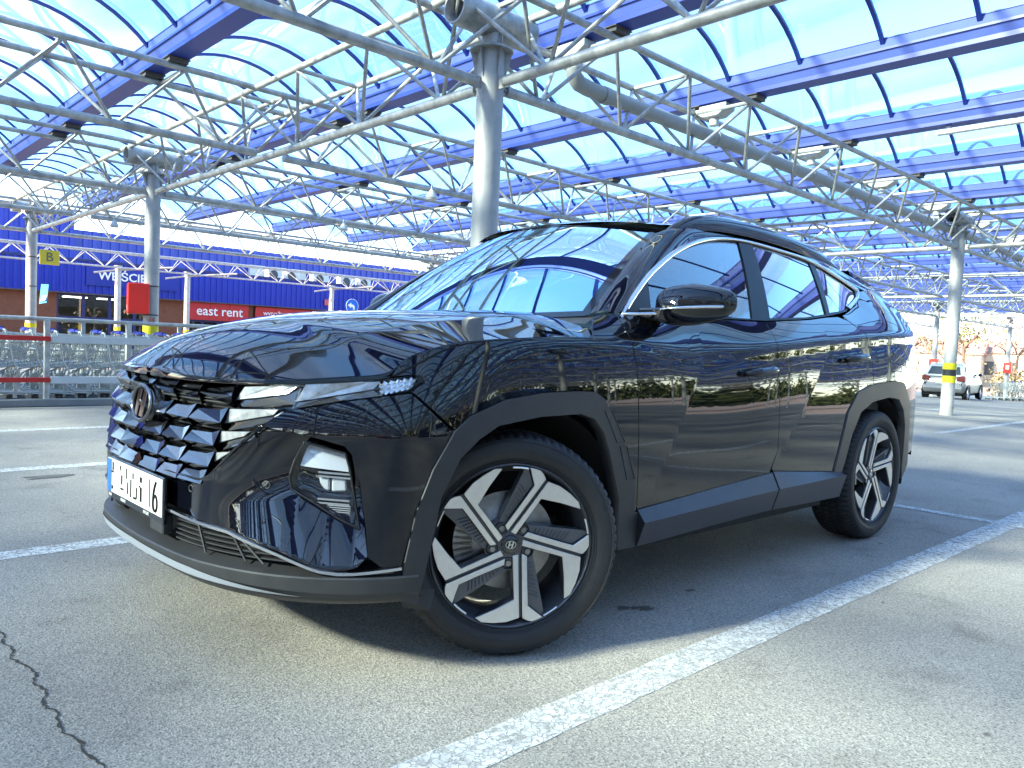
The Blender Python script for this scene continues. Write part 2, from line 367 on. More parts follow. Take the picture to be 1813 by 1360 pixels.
# ================================================================== ground
def asphalt():
    m = bpy.data.materials.new('worn_asphalt'); m.use_nodes = True; nt = m.node_tree; L = nt.links; N = nt.nodes; b = N['Principled BSDF']
    geo = N.new('ShaderNodeNewGeometry')
    def noise(sc, det=5, ro=.6):
        n = N.new('ShaderNodeTexNoise'); n.inputs['Scale'].default_value = sc; n.inputs['Detail'].default_value = det; n.inputs['Roughness'].default_value = ro; L.new(geo.outputs['Position'], n.inputs['Vector']); return n.outputs['Fac']
    def ramp(f, a, ca, c, cc):
        r = N.new('ShaderNodeValToRGB'); r.color_ramp.elements[0].position = a; r.color_ramp.elements[0].color = (*ca, 1); r.color_ramp.elements[1].position = c; r.color_ramp.elements[1].color = (*cc, 1); L.new(f, r.inputs[0]); return r.outputs[0]
    def mixc(f, a, c, mode='MIX'):
        x = N.new('ShaderNodeMix'); x.data_type = 'RGBA'; x.blend_type = mode
        if isinstance(f, float): x.inputs[0].default_value = f
        else: L.new(f, x.inputs[0])
        L.new(a, x.inputs[6]); L.new(c, x.inputs[7]); return x.outputs[2]
    base = ramp(noise(.55, 6), .33, (.282, .262, .236), .68, (.390, .364, .328))
    tone = ramp(noise(.33, 5, .65), .40, (.76, .78, .82), .60, (1.06, 1.05, 1.03)); c = mixc(1., base, tone, 'MULTIPLY')
    v = N.new('ShaderNodeTexVoronoi'); v.inputs['Scale'].default_value = 165; L.new(geo.outputs['Position'], v.inputs['Vector'])
    stone = ramp(v.outputs['Color'], .10, (.70, .70, .71), .92, (1.26, 1.24, 1.18)); c = mixc(1., c, stone, 'MULTIPLY')
    pit = ramp(noise(95, 4, .7), .36, (.48, .48, .48), .50, (1, 1, 1)); c = mixc(.85, c, pit, 'MULTIPLY')
    grit = ramp(noise(190, 2, .6), .30, (.62, .61, .60), .55, (1.05, 1.05, 1.05)); c = mixc(.8, c, grit, 'MULTIPLY')
    stain = ramp(noise(2.6, 5, .6), .26, (.58, .55, .52), .42, (1, 1, 1)); c = mixc(.7, c, stain, 'MULTIPLY')
    spot = ramp(noise(7.5, 2, .5), .235, (.30, .29, .28), .262, (1, 1, 1)); c = mixc(.8, c, spot, 'MULTIPLY')
    L.new(c, b.inputs['Base Color']); b.inputs['Roughness'].default_value = .86; b.inputs['Specular IOR Level'].default_value = .35
    bp = N.new('ShaderNodeBump'); bp.inputs['Strength'].default_value = .35; bp.inputs['Distance'].default_value = .004
    ma = N.new('ShaderNodeMath'); ma.operation = 'ADD'; L.new(noise(140, 3, .7), ma.inputs[0]); L.new(v.outputs['Distance'], ma.inputs[1]); L.new(ma.outputs[0], bp.inputs['Height']); L.new(bp.outputs[0], b.inputs['Normal'])
    return m
ASPH = asphalt()
def gz(x): return -.026*min(max(0, x-15), 60)          # the car park falls away gently to the right
_gx = [-400, -30, 15, 17, 25, 40, 60, 75, 500]; q = MB(); q.add([(x, y, gz(x)) for x in _gx for y in (-400, 500)], [(2*i, 2*i+2, 2*i+3, 2*i+1) for i in range(len(_gx)-1)]); tag(q.build('ground', ASPH), kind='structure')
def linepaint():
    m = bpy.data.materials.new('worn_white_line'); m.use_nodes = True; nt = m.node_tree; L = nt.links; N = nt.nodes; b = N['Principled BSDF']; out = N['Material Output']
    geo = N.new('ShaderNodeNewGeometry')
    def noise(sc, det, ro): n = N.new('ShaderNodeTexNoise'); n.inputs['Scale'].default_value = sc; n.inputs['Detail'].default_value = det; n.inputs['Roughness'].default_value = ro; L.new(geo.outputs['Position'], n.inputs['Vector']); return n.outputs['Fac']
    r = N.new('ShaderNodeValToRGB'); r.color_ramp.elements[0].position = .25; r.color_ramp.elements[0].color = (.40, .39, .37, 1); r.color_ramp.elements[1].position = .7; r.color_ramp.elements[1].color = (.68, .68, .66, 1); L.new(noise(9, 6, .7), r.inputs[0]); L.new(r.outputs[0], b.inputs['Base Color']); b.inputs['Roughness'].default_value = .7
    v = N.new('ShaderNodeTexVoronoi'); v.feature = 'DISTANCE_TO_EDGE'; v.inputs['Scale'].default_value = 34
    wob = N.new('ShaderNodeVectorMath'); wob.operation = 'ADD'; nn = N.new('ShaderNodeTexNoise'); nn.inputs['Scale'].default_value = 30; L.new(geo.outputs['Position'], nn.inputs['Vector'])
    sc = N.new('ShaderNodeVectorMath'); sc.operation = 'SCALE'; sc.inputs['Scale'].default_value = .05; L.new(nn.outputs['Color'], sc.inputs[0]); L.new(geo.outputs['Position'], wob.inputs[0]); L.new(sc.outputs[0], wob.inputs[1]); L.new(wob.outputs[0], v.inputs['Vector'])
    a = N.new('ShaderNodeMapRange'); a.inputs['From Min'].default_value = .015; a.inputs['From Max'].default_value = .075; L.new(v.outputs['Distance'], a.inputs['Value'])
    w = N.new('ShaderNodeMapRange'); w.inputs['From Min'].default_value = .36; w.inputs['From Max'].default_value = .52; L.new(noise(26, 6, .75), w.inputs['Value'])
    mm = N.new('ShaderNodeMath'); mm.operation = 'MULTIPLY'; L.new(a.outputs[0], mm.inputs[0]); L.new(w.outputs[0], mm.inputs[1])
    k = N.new('ShaderNodeMapRange'); k.inputs['To Min'].default_value = .30; k.inputs['To Max'].default_value = 1.0; L.new(mm.outputs[0], k.inputs['Value'])
    tr = N.new('ShaderNodeBsdfTransparent'); mx = N.new('ShaderNodeMixShader'); L.new(k.outputs[0], mx.inputs[0]); L.new(tr.outputs[0], mx.inputs[1]); L.new(b.outputs[0], mx.inputs[2]); L.new(mx.outputs[0], out.inputs['Surface'])
    return m
LINE = linepaint()
def stripe(x0, x1, y0, y1, z=.002, along='x'):
    """painted stripe with slightly ragged edges"""
    n = int(max(x1-x0, y1-y0)/.08)+2; V = []; j = lambda: RNG.uniform(-.004, .004)
    for i in range(n):
        t = i/(n-1)
        if along == 'x': X_ = x0+(x1-x0)*t; V += [(X_, y0+j(), z+gz(X_)), (X_, y1+j(), z+gz(X_))]
        else: V += [(x1+j(), y0+(y1-y0)*t, z), (x0+j(), y0+(y1-y0)*t, z)]
    q = MB(); q.add(V, [(2*i, 2*i+2, 2*i+3, 2*i+1) for i in range(n-1)]); return tag(q.build('parking_line', LINE, fix=True), kind='structure')
for yy in (-1.27, 1.20, 3.45, 5.70): stripe(-1.3, 6.4, yy-.068, yy+.068)
stripe(-1.3, 6.4, -3.80, -3.66)
stripe(3.80, 3.90, -6, 6.4, .004, 'y')
for yy in (-6.2, -3.73, -1.27, 1.20, 3.45): stripe(10.2, 17.5, yy-.06, yy+.06)
stripe(13.7, 13.8, -7, 6, .008, 'y')
for yy in (-5.0, -2.5, 0, 2.5, 5): stripe(26, 31, yy-.06, yy+.06)
# crack in the asphalt, a shallow ragged trench seen as a dark sliver
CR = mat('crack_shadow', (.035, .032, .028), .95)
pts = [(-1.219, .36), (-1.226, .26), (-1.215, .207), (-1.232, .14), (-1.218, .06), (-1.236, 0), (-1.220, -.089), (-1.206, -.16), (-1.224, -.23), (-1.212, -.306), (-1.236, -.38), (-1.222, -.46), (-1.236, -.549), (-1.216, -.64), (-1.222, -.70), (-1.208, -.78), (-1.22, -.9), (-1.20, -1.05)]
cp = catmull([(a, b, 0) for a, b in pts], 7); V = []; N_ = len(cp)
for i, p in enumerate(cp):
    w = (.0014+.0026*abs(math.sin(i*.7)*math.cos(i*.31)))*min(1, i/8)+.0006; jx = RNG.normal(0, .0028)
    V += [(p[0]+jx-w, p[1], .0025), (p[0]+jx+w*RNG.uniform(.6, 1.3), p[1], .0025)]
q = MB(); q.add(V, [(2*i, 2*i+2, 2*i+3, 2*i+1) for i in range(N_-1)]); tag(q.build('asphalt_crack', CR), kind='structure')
# oil spots
for k, (x, y, r) in enumerate(((.62, -.82, .022), (.66, -.85, .020), (.69, -.878, .024), (1.02, -.85, .02), (-.466, 3.07, .10), (2.6, -1.0, .012))):
    q = MB(); n = 18; ph = RNG.uniform(0, 6); q.add([(x+r*(1+.35*math.sin(3*t+ph)+.2*math.sin(5*t))*math.cos(t)*1.3, y+r*(1+.3*math.sin(2*t+ph))*math.sin(t)*.8, .003) for t in np.linspace(0, 2*math.pi, n, endpoint=False)], [tuple(range(n))]); tag(q.build('oil_stain', mat('oil_stain', (.10, .09, .08), .7)), kind='structure')
# ================================================================== steel and glass canopy over the car park
GALV = mat('galvanised_steel', (.54, .54, .52), .48, .45, noise=.38, nscale=9, bump=.15, bscale=40, dark=(.30, .305, .30))
GALVC = mat('galvanised_column', (.47, .465, .45), .52, .25, noise=.25, nscale=7, bump=.12, bscale=90, dark=(.36, .36, .345))
BLUE = mat('blue_gutter_paint', (.020, .050, .36), .38, noise=.12, nscale=4)
LBLUE = mat('pale_blue_flashing', (.11, .16, .50), .45, noise=.15, nscale=3)
RIBM = mat('blue_rib_paint', (.012, .035, .25), .40)
PVC = mat('white_plastic', (.66, .66, .63), .45, noise=.15, nscale=8)
PIPEG = mat('grey_pipe', (.36, .37, .36), .5, noise=.12, nscale=6)
GLAZ = glass('polycarbonate', (.56, .84, .98), .45, haze=.08, hazecol=(.93, .97, 1.0), dirt=1.1)
CX = [-32.71, -20.91, -9.11, 2.69, 14.49, 26.29, 38.09, 49.89]; CY = [-46.31, -38.18, -30.05, -21.92, -13.79, -5.66, 2.47, 10.60, 18.73]
ZB, ZT, HW = 3.17, 3.82, .37
def col_mesh(part):
    q = MB()
    if part == 'shaft': q.lathe([(.115, -1.3), (.115, 3.46)], 28, 'z')
    elif part == 'flange': q.lathe([(.10, 3.45), (.185, 3.45), (.185, 3.468), (.10, 3.468)], 28, 'z')
    elif part == 'stiffener':
        for k in range(6):
            t = k*math.pi/3+.3; c, s = math.cos(t), math.sin(t); q.add([(.112*c, .112*s, 3.20), (.112*c, .112*s, 3.449), (.178*c, .178*s, 3.449), (.14*c+.005*s, .14*s-.005*c, 3.30)], [(0, 1, 2, 3), (3, 2, 1, 0)])
    elif part == 'head':
        q.lathe([(.088, 3.469), (.088, 3.66)], 20, 'z'); q.lathe([(.118, -.42), (.135, -.42), (.135, .42), (.118, .42), (.112, .38), (.112, -.38)], 28, 'x', (0, 0, 3.70), close=True)
        q.add([(-.004, -.135, 3.47), (-.004, .135, 3.47), (-.004, .125, 3.72), (-.004, -.125, 3.72), (.004, -.135, 3.47), (.004, .135, 3.47), (.004, .125, 3.72), (.004, -.125, 3.72)], [(0, 1, 2, 3), (7, 6, 5, 4), (0, 4, 5, 1), (1, 5, 6, 2), (2, 6, 7, 3), (3, 7, 4, 0)])
    elif part == 'lug':
        for a, b in ((1, 0), (-1, 0), (0, 1), (0, -1)):
            q.box(*sorted((.10*a-.007*abs(b), .24*a+.007*abs(b))), *sorted((.10*b-.007*abs(a), .24*b+.007*abs(a))), ZB-.05, ZB+.05)
            for e in (.16, .205): q.tube((a*e-.02*b, b*e-.02*a, ZB), (a*e+.02*b, b*e+.02*a, ZB), .012, 6)
    return q.mesh(part, auto=40)
CP = {k: col_mesh(k) for k in ('shaft', 'flange', 'stiffener', 'head', 'lug')}
def column(x, y, label, parts=('shaft', 'flange', 'stiffener', 'head', 'lug')):
    r = empty('canopy_column', (x, y, 0), label, 'column', 'round steel columns carrying the canopy')
    for k in parts: link(k, CP[k], GALVC if k == 'shaft' else GALV, r, local=True)
    return r
def band(r, z0, z1, m, name='warning_band'):
    q = MB(); q.lathe([(.116, z0), (.1185, z0), (.1185, z1), (.116, z1)], 28, 'z'); return q.build(name, m, r, local=True, auto=40)
YEL = mat('yellow_band', (.78, .68, .02), .5, noise=.15, nscale=12); BLKB = mat('black_band', (.03, .03, .03), .5)
named = {(2.69, 2.47): 'tall grey steel column standing behind the black SUV', (14.49, 2.47): 'grey column wearing a yellow and black band beside the silver hatchback', (2.69, 10.60): 'grey column carrying the red cabinet beside the trolley bay', (2.69, 18.73): 'leftmost grey column carrying the yellow B sign'}
COLS = {}
for x in CX:
    for y in CY:
        lab = named.get((x, y))
        if not lab:
            lab = 'distant grey canopy column under the far end of the roof' if x > 20 else ('grey canopy column at the shop side behind the windscreen' if x > 10 and y > 5 else 'grey canopy column out of sight beyond the picture edge')
        COLS[(x, y)] = column(x, y, lab)
c = COLS[(14.49, 2.47)]; band(c, .62, .75, YEL); band(c, .752, .868, BLKB); band(c, .87, .99, YEL)
band(COLS[(2.69, 10.60)], .90, 1.06, YEL); band(COLS[(2.69, 18.73)], .90, 1.0, YEL)
for k, zz in (((2.69, 10.6), (1.20, 1.66)), ((2.69, 18.73), (1.86, 2.55))):
    for z in zz: band(COLS[k], z, z+.02, mat('dark_strap', (.05, .05, .05), .5), 'strap')
# ---- trusses: two top chords, one bottom chord, cross bars and four braces from every bottom node
def truss_parts(L, n):
    p = L/n; P_ = {}
    q = MB(); q.tube((.18, 0, 0), (L-.18, 0, 0), .045, 12); P_['bottom_chord'] = [q.mesh('bottom_chord', auto=40)]
    P_['top_chord'] = []
    for s in (-HW, HW): q = MB(); q.tube((0, s, ZT-ZB), (L, s, ZT-ZB), .034, 10); P_['top_chord'].append(q.mesh('top_chord', auto=40))
    q = MB(); q.tube((0, -HW, ZT-ZB-.01), (0, HW, ZT-ZB-.01), .024, 8); P_['cross_bar'] = (q.mesh('cross_bar', auto=40), [i*p for i in range(n+1)])
    P_['brace'] = []
    for s in (-HW, HW):
        for d in (-1, 1): q = MB(); q.tube((d*.03, 0, .02), (d*p*.5, s, ZT-ZB-.02), .0185, 8); P_['brace'].append(q.mesh('brace', auto=40))
    P_['nodes'] = [(i+.5)*p for i in range(n)]
    return P_
TX, TY = truss_parts(11.8, 10), truss_parts(8.13, 6)
def truss_joined(P_):
    q = MB()
    def put(me, x): q.add([(v.co.x+x, v.co.y, v.co.z) for v in me.vertices], [tuple(f.vertices) for f in me.polygons])
    for me in P_['bottom_chord']+P_['top_chord']: put(me, 0)
    for x in P_['cross_bar'][1]: put(P_['cross_bar'][0], x)
    for x in P_['nodes']:
        for me in P_['brace']: put(me, x)
    return q.mesh('lattice', auto=40)
JX, JY = truss_joined(TX), truss_joined(TY)
for me in (JX, JY): me.materials.append(GALV)
def truss(x, y, along, label, detailed):
    P_ = TX if along == 'x' else TY; rz = 0 if along == 'x' else math.pi/2
    g = 'lattice trusses under the canopy'
    if not detailed:
        o = bpy.data.objects.new('roof_truss', JX if along == 'x' else JY); COL.objects.link(o); o.location = (x, y, ZB+(0 if along == 'x' else .0)); o.rotation_euler = (0, 0, rz); return tag(o, label, 'truss', g)
    r = empty('roof_truss', (x, y, ZB), label, 'truss', g, rz)
    for me in P_['bottom_chord']: link('bottom_chord', me, GALV, r, local=True)
    for me in P_['top_chord']: link('top_chord', me, GALV, r, local=True)
    for xx in P_['cross_bar'][1]: link('cross_bar', P_['cross_bar'][0], GALV, r, local=True).location = (xx, 0, 0)
    for xx in P_['nodes']:
        for me in P_['brace']: link('brace', me, GALV, r, local=True).location = (xx, 0, 0)
    return r
det = {('x', 2.69, 2.47): 'galvanised lattice truss from the tall central column to the banded right column', ('x', -9.11, 2.47): 'galvanised lattice truss running up left from the tall central column',
       ('x', 2.69, 6.535): 'lattice truss one bay behind the central column, ending over the car roof', ('x', -9.11, 6.535): 'lattice truss crossing the upper left corner of the picture',
       ('x', 2.69, 10.60): 'lattice truss running right from the column with the red cabinet', ('x', -9.11, 10.60): 'lattice truss running off left from the column with the red cabinet',
       ('y', 2.69, 2.47): 'lattice truss joining the central column to the column with the red cabinet', ('y', 2.69, -5.66): 'lattice truss coming toward the viewer from the central column',
       ('y', 2.69, 10.60): 'lattice truss joining the red cabinet column to the leftmost column', ('y', 14.49, -5.66): 'lattice truss coming forward from the banded right column', ('y', 14.49, 2.47): 'lattice truss leading from the banded right column to the shop side'}
ORD = ['first', 'second', 'third', 'fourth', 'fifth', 'sixth', 'seventh', 'eighth', 'ninth', 'tenth', 'eleventh', 'twelfth', 'thirteenth', 'fourteenth', 'fifteenth', 'sixteenth', 'seventeenth', 'eighteenth', 'nineteenth', 'twentieth']
ys = [-46.31, -42.245, -38.18, -34.115, -30.05, -25.985, -21.92, -17.855, -13.79, -9.725, -5.66, 2.47, 6.535, 10.60, 14.665, 18.73]
for x in CX[:-1]:
    for y in ys:
        k = ('x', x, y); far = x > 14
        truss(x, y, 'x', det.get(k) or (('lattice truss in %s far bay beyond the banded column, %s row from the shop' % ({14.49: 'the first', 26.29: 'the second', 38.09: 'the third'}[x], ORD[8-ys.index(y)+8 if False else len(ys)-1-ys.index(y)])) if far and y > -7 else 'distant lattice truss beyond the picture edge' if far else ('%s lattice truss from the shop, %s the central column line' % (ORD[len(ys)-1-ys.index(y)], 'right of' if x > 0 else 'left of' if x > -12 else 'far left of') if y > 12 else 'lattice truss above and behind the viewer')), k in det)
for x in CX[1:]:
    for y in CY[:-1]:
        k = ('y', x, y); far = x > 20
        truss(x, y, 'y', det.get(k) or (('cross truss on %s far column line, %s span from the shop' % ({26.29: 'the first', 38.09: 'the second', 49.89: 'the third'}[x], ORD[len(CY)-2-CY.index(y)]) if y > -10 else 'distant cross truss beyond the picture edge') if far else 'cross truss above and behind the viewer' if y < 5 else 'cross truss near the shop side, %s the central column' % ('right of' if x > 5 else 'left of' if x > -12 else 'far left of')), k in det)
# clamp blocks where pipes pass
# ---- gutters (run along y), vaults between them
GP = 2.45; GX = [3.87+GP*k for k in range(-14, 19)]; Y0, Y1 = -50.0, 18.6
ZG = 3.90
def gut(part):
    q = MB(); L0, L1 = Y0, Y1
    if part == 'trough': q.box(-.11, .11, L0, L1, 0, .13)
    elif part == 'flashing':
        for s in (-1, 1):
            q.add([(s*.1105, L0, .045), (s*.1105, L1, .045), (s*.150, L1, .13), (s*.150, L0, .13), (s*.165, L1, .225), (s*.165, L0, .225)], [(0, 1, 2, 3), (3, 2, 4, 5)])
    elif part == 'line':
        for s in (-1, 1): q.box(min(s*.150, s*.160), max(s*.150, s*.160), L0, L1, .118, .142)
    elif part == 'lip':
        for s in (-1, 1): q.box(min(s*.160, s*.172), max(s*.160, s*.172), L0, L1, .222, .232)
    return q.mesh(part)
GPART = {k: gut(k) for k in ('trough', 'flashing', 'line', 'lip')}; GMAT = {'trough': BLUE, 'flashing': LBLUE, 'line': BLUE, 'lip': LBLUE}
def gut_label(k):
    return {-1: 'blue gutter beam running down the upper left of the picture', 0: 'blue gutter beam passing just behind the central column', 1: 'second blue gutter beam beyond the central column', 2: 'third blue gutter beam beyond the central column, with a light batten', 3: 'fourth blue gutter beam beyond the central column', 4: 'fifth blue gutter beam beyond the central column'}.get(k, '%s blue gutter beam beyond the central column' % ORD[min(k, 16)] if k > 4 else 'blue gutter beam above and behind the viewer')
for i, x in enumerate(GX):
    k = i-14; r = empty('gutter_beam', (x, 0, ZG), gut_label(k), 'gutter', 'blue gutters between the vaults')
    for nm, me in GPART.items(): link(nm, me, GMAT[nm], r, local=True)
RISE, ZF = .46, ZG+.20; half = GP/2-.13; Rv = (half*half+RISE*RISE)/(2*RISE); zc_ = ZF+RISE-Rv; am = math.asin(half/Rv)
ang = np.linspace(-am, am, 17)
RS = .85; ribs_y = [y for y in np.arange(-49.5, 18.7, RS)]
def arc(r, y): return [(r*math.sin(a), y, zc_+r*math.cos(a)) for a in ang]
q = MB(); A = [arc(Rv-.012, -.021), arc(Rv-.012, .021), arc(Rv-.040, .021), arc(Rv-.040, -.021)]; n = len(ang); V = [p for a in A for p in a]
q.add(V, [(k*n+i, k*n+i+1, ((k+1) % 4)*n+i+1, ((k+1) % 4)*n+i) for k in range(4) for i in range(n-1)]); RIBME = q.mesh('rib', auto=40)
q = MB(); q.add(arc(Rv, .0)+arc(Rv, RS), [(i, i+1, n+i+1, n+i) for i in range(n-1)]); PANEME = q.mesh('pane', fix=False, smooth=True)
def strip_mesh(name, src, ysel):
    q = MB()
    for y in ysel: q.add([(v.co.x, v.co.y+y, v.co.z) for v in src.vertices], [tuple(f.vertices) for f in src.polygons])
    return q.mesh(name, fix=False, smooth=(name == 'pane'))
allribs = strip_mesh('rib', RIBME, ribs_y)
q = MB(); q.add(arc(Rv, ribs_y[0])+arc(Rv, ribs_y[-1]+RS*.5), [(i, i+1, n+i+1, n+i) for i in range(n-1)]); allpane = q.mesh('pane', fix=False, smooth=True)
near_lo = -3.3; y_in = [y for y in ribs_y if y > near_lo]; y_out = [y for y in ribs_y if y <= near_lo]
outribs = strip_mesh('rib', RIBME, y_out); q = MB(); q.add(arc(Rv, ribs_y[0])+arc(Rv, y_in[0]), [(i, i+1, n+i+1, n+i) for i in range(n-1)]); outpane = q.mesh('pane', fix=False, smooth=True)
for me in (allribs, outribs): me.materials.append(RIBM)
for me in (allpane, outpane): me.materials.append(GLAZ)
vl = {-2: 'glazed barrel vault in the top left corner of the picture', -1: 'glazed barrel vault left of the central column', 0: 'glazed barrel vault just beyond the central column', 1: 'second glazed vault beyond the central column', 2: 'third glazed vault beyond the central column', 3: 'fourth glazed vault beyond the central column'}
for i, x in enumerate(GX[:-1]):
    k = i-14; r = empty('glazed_vault', (x+GP/2, 0, 0), vl.get(k, '%s glazed vault beyond the central column' % ORD[k] if k > 3 else 'glazed vault above and behind the viewer'), 'vault', 'barrel vaults of the canopy')
    if k in vl:
        for y in y_in:
            link('rib', RIBME, RIBM, r, local=True).location = (0, y, 0)
            link('pane', PANEME, GLAZ, r, local=True).location = (0, y, 0)
        link('rib', outribs, RIBM, r, local=True); link('pane', outpane, GLAZ, r, local=True)
    else:
        o = link('rib', allribs, RIBM, r, local=True); link('pane', allpane, GLAZ, r, local=True)
# saddles between top chords and gutters
q = MB(); q.box(-.10, .10, -.075, .075, -.05, .0); q.box(-.12, .12, -.085, .085, -.012, -.002); SADME = q.mesh('saddle')
SADM = mat('brown_saddle', (.13, .11, .10), .6, noise=.3, nscale=10)
for i, x in enumerate(GX):
    if not 0 < x < 15: continue
    for y, yn in ((2.47, 'the central truss'), (6.535, 'the second truss behind the SUV'), (10.60, 'the red cabinet truss')):
        for s, sn in ((-HW, 'near'), (HW, 'far')):
            o = bpy.data.objects.new('gutter_saddle', SADME); COL.objects.link(o); o.location = (x, y+s, ZG-.002)
            if not SADME.materials: SADME.materials.append(SADM)
            tag(o, 'dark saddle block, %s chord of %s, %s gutter' % (sn, yn, ORD[i-13]), 'saddle block', 'saddle blocks under the gutters')
# funnels and rain pipe along the central truss
def funnel(x, y, label):
    r = empty('rain_outlet', (x, y, ZG), label, 'rain outlet', 'white rain outlets under the gutters')
    q = MB(); q.prism([(-.21, -.02), (.21, -.02), (.21, -.085), (.10, -.15), (-.10, -.15), (-.21, -.085)], lambda a, b: (-.10, a, b), lambda a, b: (.10, a, b)); q.build('hopper', PVC, r, local=True, bevel=.006)
    q = MB()
    for a in (-.17, -.06, .06, .17): q.tube((.0, a, -.02), (.0, a, .03), .012, 6)
    q.build('bolt', GALV, r, local=True)
    q = MB(); q.tube((0, 0, -.14), (0, 0, -.24), .055, 12); q.build('spout', PVC, r, local=True, auto=40)
ords = ['nearest', 'second', 'third', 'fourth', 'fifth', 'sixth', 'seventh', 'eighth', 'ninth']
for j, x in enumerate([g for g in GX if 3 < g < 25]): funnel(x, 2.62, ords[j]+' white rain outlet along the grey pipe right of the central column')
r = empty('rain_pipe', (3.87, 2.62, 3.60), 'thick grey rain pipe running inside the truss right of the central column', 'pipe')
q = MB(); q.path([(3.87, 2.62, 3.66), (3.88, 2.62, 3.60), (3.96, 2.62, 3.545), (4.10, 2.62, 3.53)]+[(4.1+i*2.05, 2.62, 3.53-.004*i) for i in range(1, 6)]+[(14.3, 2.56, 3.50)], .078, 14); q.build('pipe_run', PIPEG, r, auto=40)
for x in (4.35, 6.4, 8.8, 11.2, 13.4): q = MB(); q.lathe([(.078, -.05), (.086, -.05), (.086, .05), (.078, .05)], 16, 'x', (x, 2.62, 3.525)); q.build('pipe_collar', PIPEG, r, auto=40)
q = MB(); q.path([(14.6, 2.56, 3.50), (20, 2.6, 3.45), (26, 2.6, 3.40)], .078, 10); tag(q.build('rain_pipe', PIPEG, auto=40), 'grey rain pipe beyond the banded right column', 'pipe')
# light battens under the gutters
TUBE = mat('batten_white', (.78, .76, .72), .4)
for j, (x, y0, y1, lab) in enumerate(((8.77, 4.0, 5.25, 'white light batten under the third gutter, left of the long truss'), (8.77, -.6, 1.0, 'white light batten under the third gutter at the right edge'), (8.77, 10.6, 11.9, 'white light batten far left under the third gutter'), (11.22, 12.6, 13.9, 'white light batten under the fourth gutter near the shop'), (6.32, 14.2, 15.4, 'white light batten under the second gutter near the shop'))):
    q = MB(); q.box(x-.045, x+.045, y0, y1, ZG-.10, ZG-.045); q.box(x-.02, x+.02, y0+.1, y0+.16, ZG-.046, ZG); q.box(x-.02, x+.02, y1-.16, y1-.1, ZG-.046, ZG); tag(q.build('light_batten', TUBE, bevel=.008), lab, 'light batten', 'light battens under the gutters')
# flood lamps on trusses
for (x, y, lab) in ((6.0, 10.3, 'small white lamp on the truss behind the central column'), (3.2, 14.3, 'small white lamp near the leftmost columns'), (5.0, 6.3, 'small pale lamp hanging left of the central column')):
    r = empty('flood_lamp', (x, y, ZB-.04), lab, 'lamp'); q = MB(); q.lathe([(.0, -.16), (.07, -.16), (.085, -.13), (.05, -.06), (.02, -.02), (.0, -.02)], 16, 'z'); q.build('lamp_shade', PVC, r, local=True, auto=40); q = MB(); q.tube((0, 0, -.03), (0, 0, .04), .015, 8); q.build('stem', GALV, r, local=True)
# ================================================================== the black SUV
PAINT = mat('black_paint', (.0020, .0024, .0052), .02, 0, coat=.42, spec=.45, coatr=.008)
GBLK = mat('gloss_black_trim', (.006, .006, .007), .08, 0, coat=.6)
CLAD = mat('grey_black_plastic', (.024, .024, .0265), .42, noise=.25, nscale=14, bump=.12, bscale=900)
CHROME = mat('satin_chrome', (.70, .71, .73), .16, 1.0)
DCHROME = mat('dark_chrome', (.24, .24, .245), .11, 1.0)
RUBBER = mat('tyre_rubber', (.016, .016, .017), .62, noise=.35, nscale=30, bump=.15, bscale=220)
VOID = mat('dark_cavity', (.006, .006, .006), .8)
ALU = mat('machined_alloy', (.74, .73, .71), .30, 1.0, noise=.08, nscale=60)
WDARK = mat('wheel_graphite_paint', (.050, .050, .055), .32, 0.3, coat=.5)
STEEL = mat('brake_steel', (.30, .29, .28), .38, 1.0, noise=.4, nscale=25)
SILV = mat('silver_skid_paint', (.42, .45, .50), .36, .55)
LAMPW = mat('lamp_reflector', (.85, .86, .88), .09, 1.0)
LAMPD = mat('lamp_light_guide', (.42, .43, .44), .22, .45, coat=1.0, noise=.35, nscale=45); LAMPB = mat('lamp_white_bowl', (.86, .87, .88), .15, .0, coat=1.0)
WBLADE = mat('wheel_blade_grey', (.085, .085, .09), .36, .2, coat=.4); PILLAR = mat('satin_black_pillar', (.004, .004, .0045), .34, spec=.25)
LENS = glass('lamp_cover', (.95, .96, .97), .6)
WSG = glass('windshield_glass', (.42, .58, .64), 2.1, ior=1.52, gcol=(.66, .86, 1.0))
SIDEG = glass('side_glass', (.50, .58, .56), 2.4, ior=1.52)
REARG = glass('privacy_glass', (.05, .055, .06), 3.2, ior=1.52)
WHITEP = mat('plate_white', (.52, .52, .505), .45)
BLUEP = mat('plate_blue', (.02, .10, .55), .35)
INKP = mat('plate_ink', (.012, .012, .012), .9, spec=.05)
CAR = empty('suv', (1.345, 0, 0), 'black glossy SUV with jewelled chrome grille parked beneath the canopy', 'car')
def SXs(*p): return [(float(s_of_x(a)), b) for a, b in p]
sx = lambda a: float(s_of_x(a))
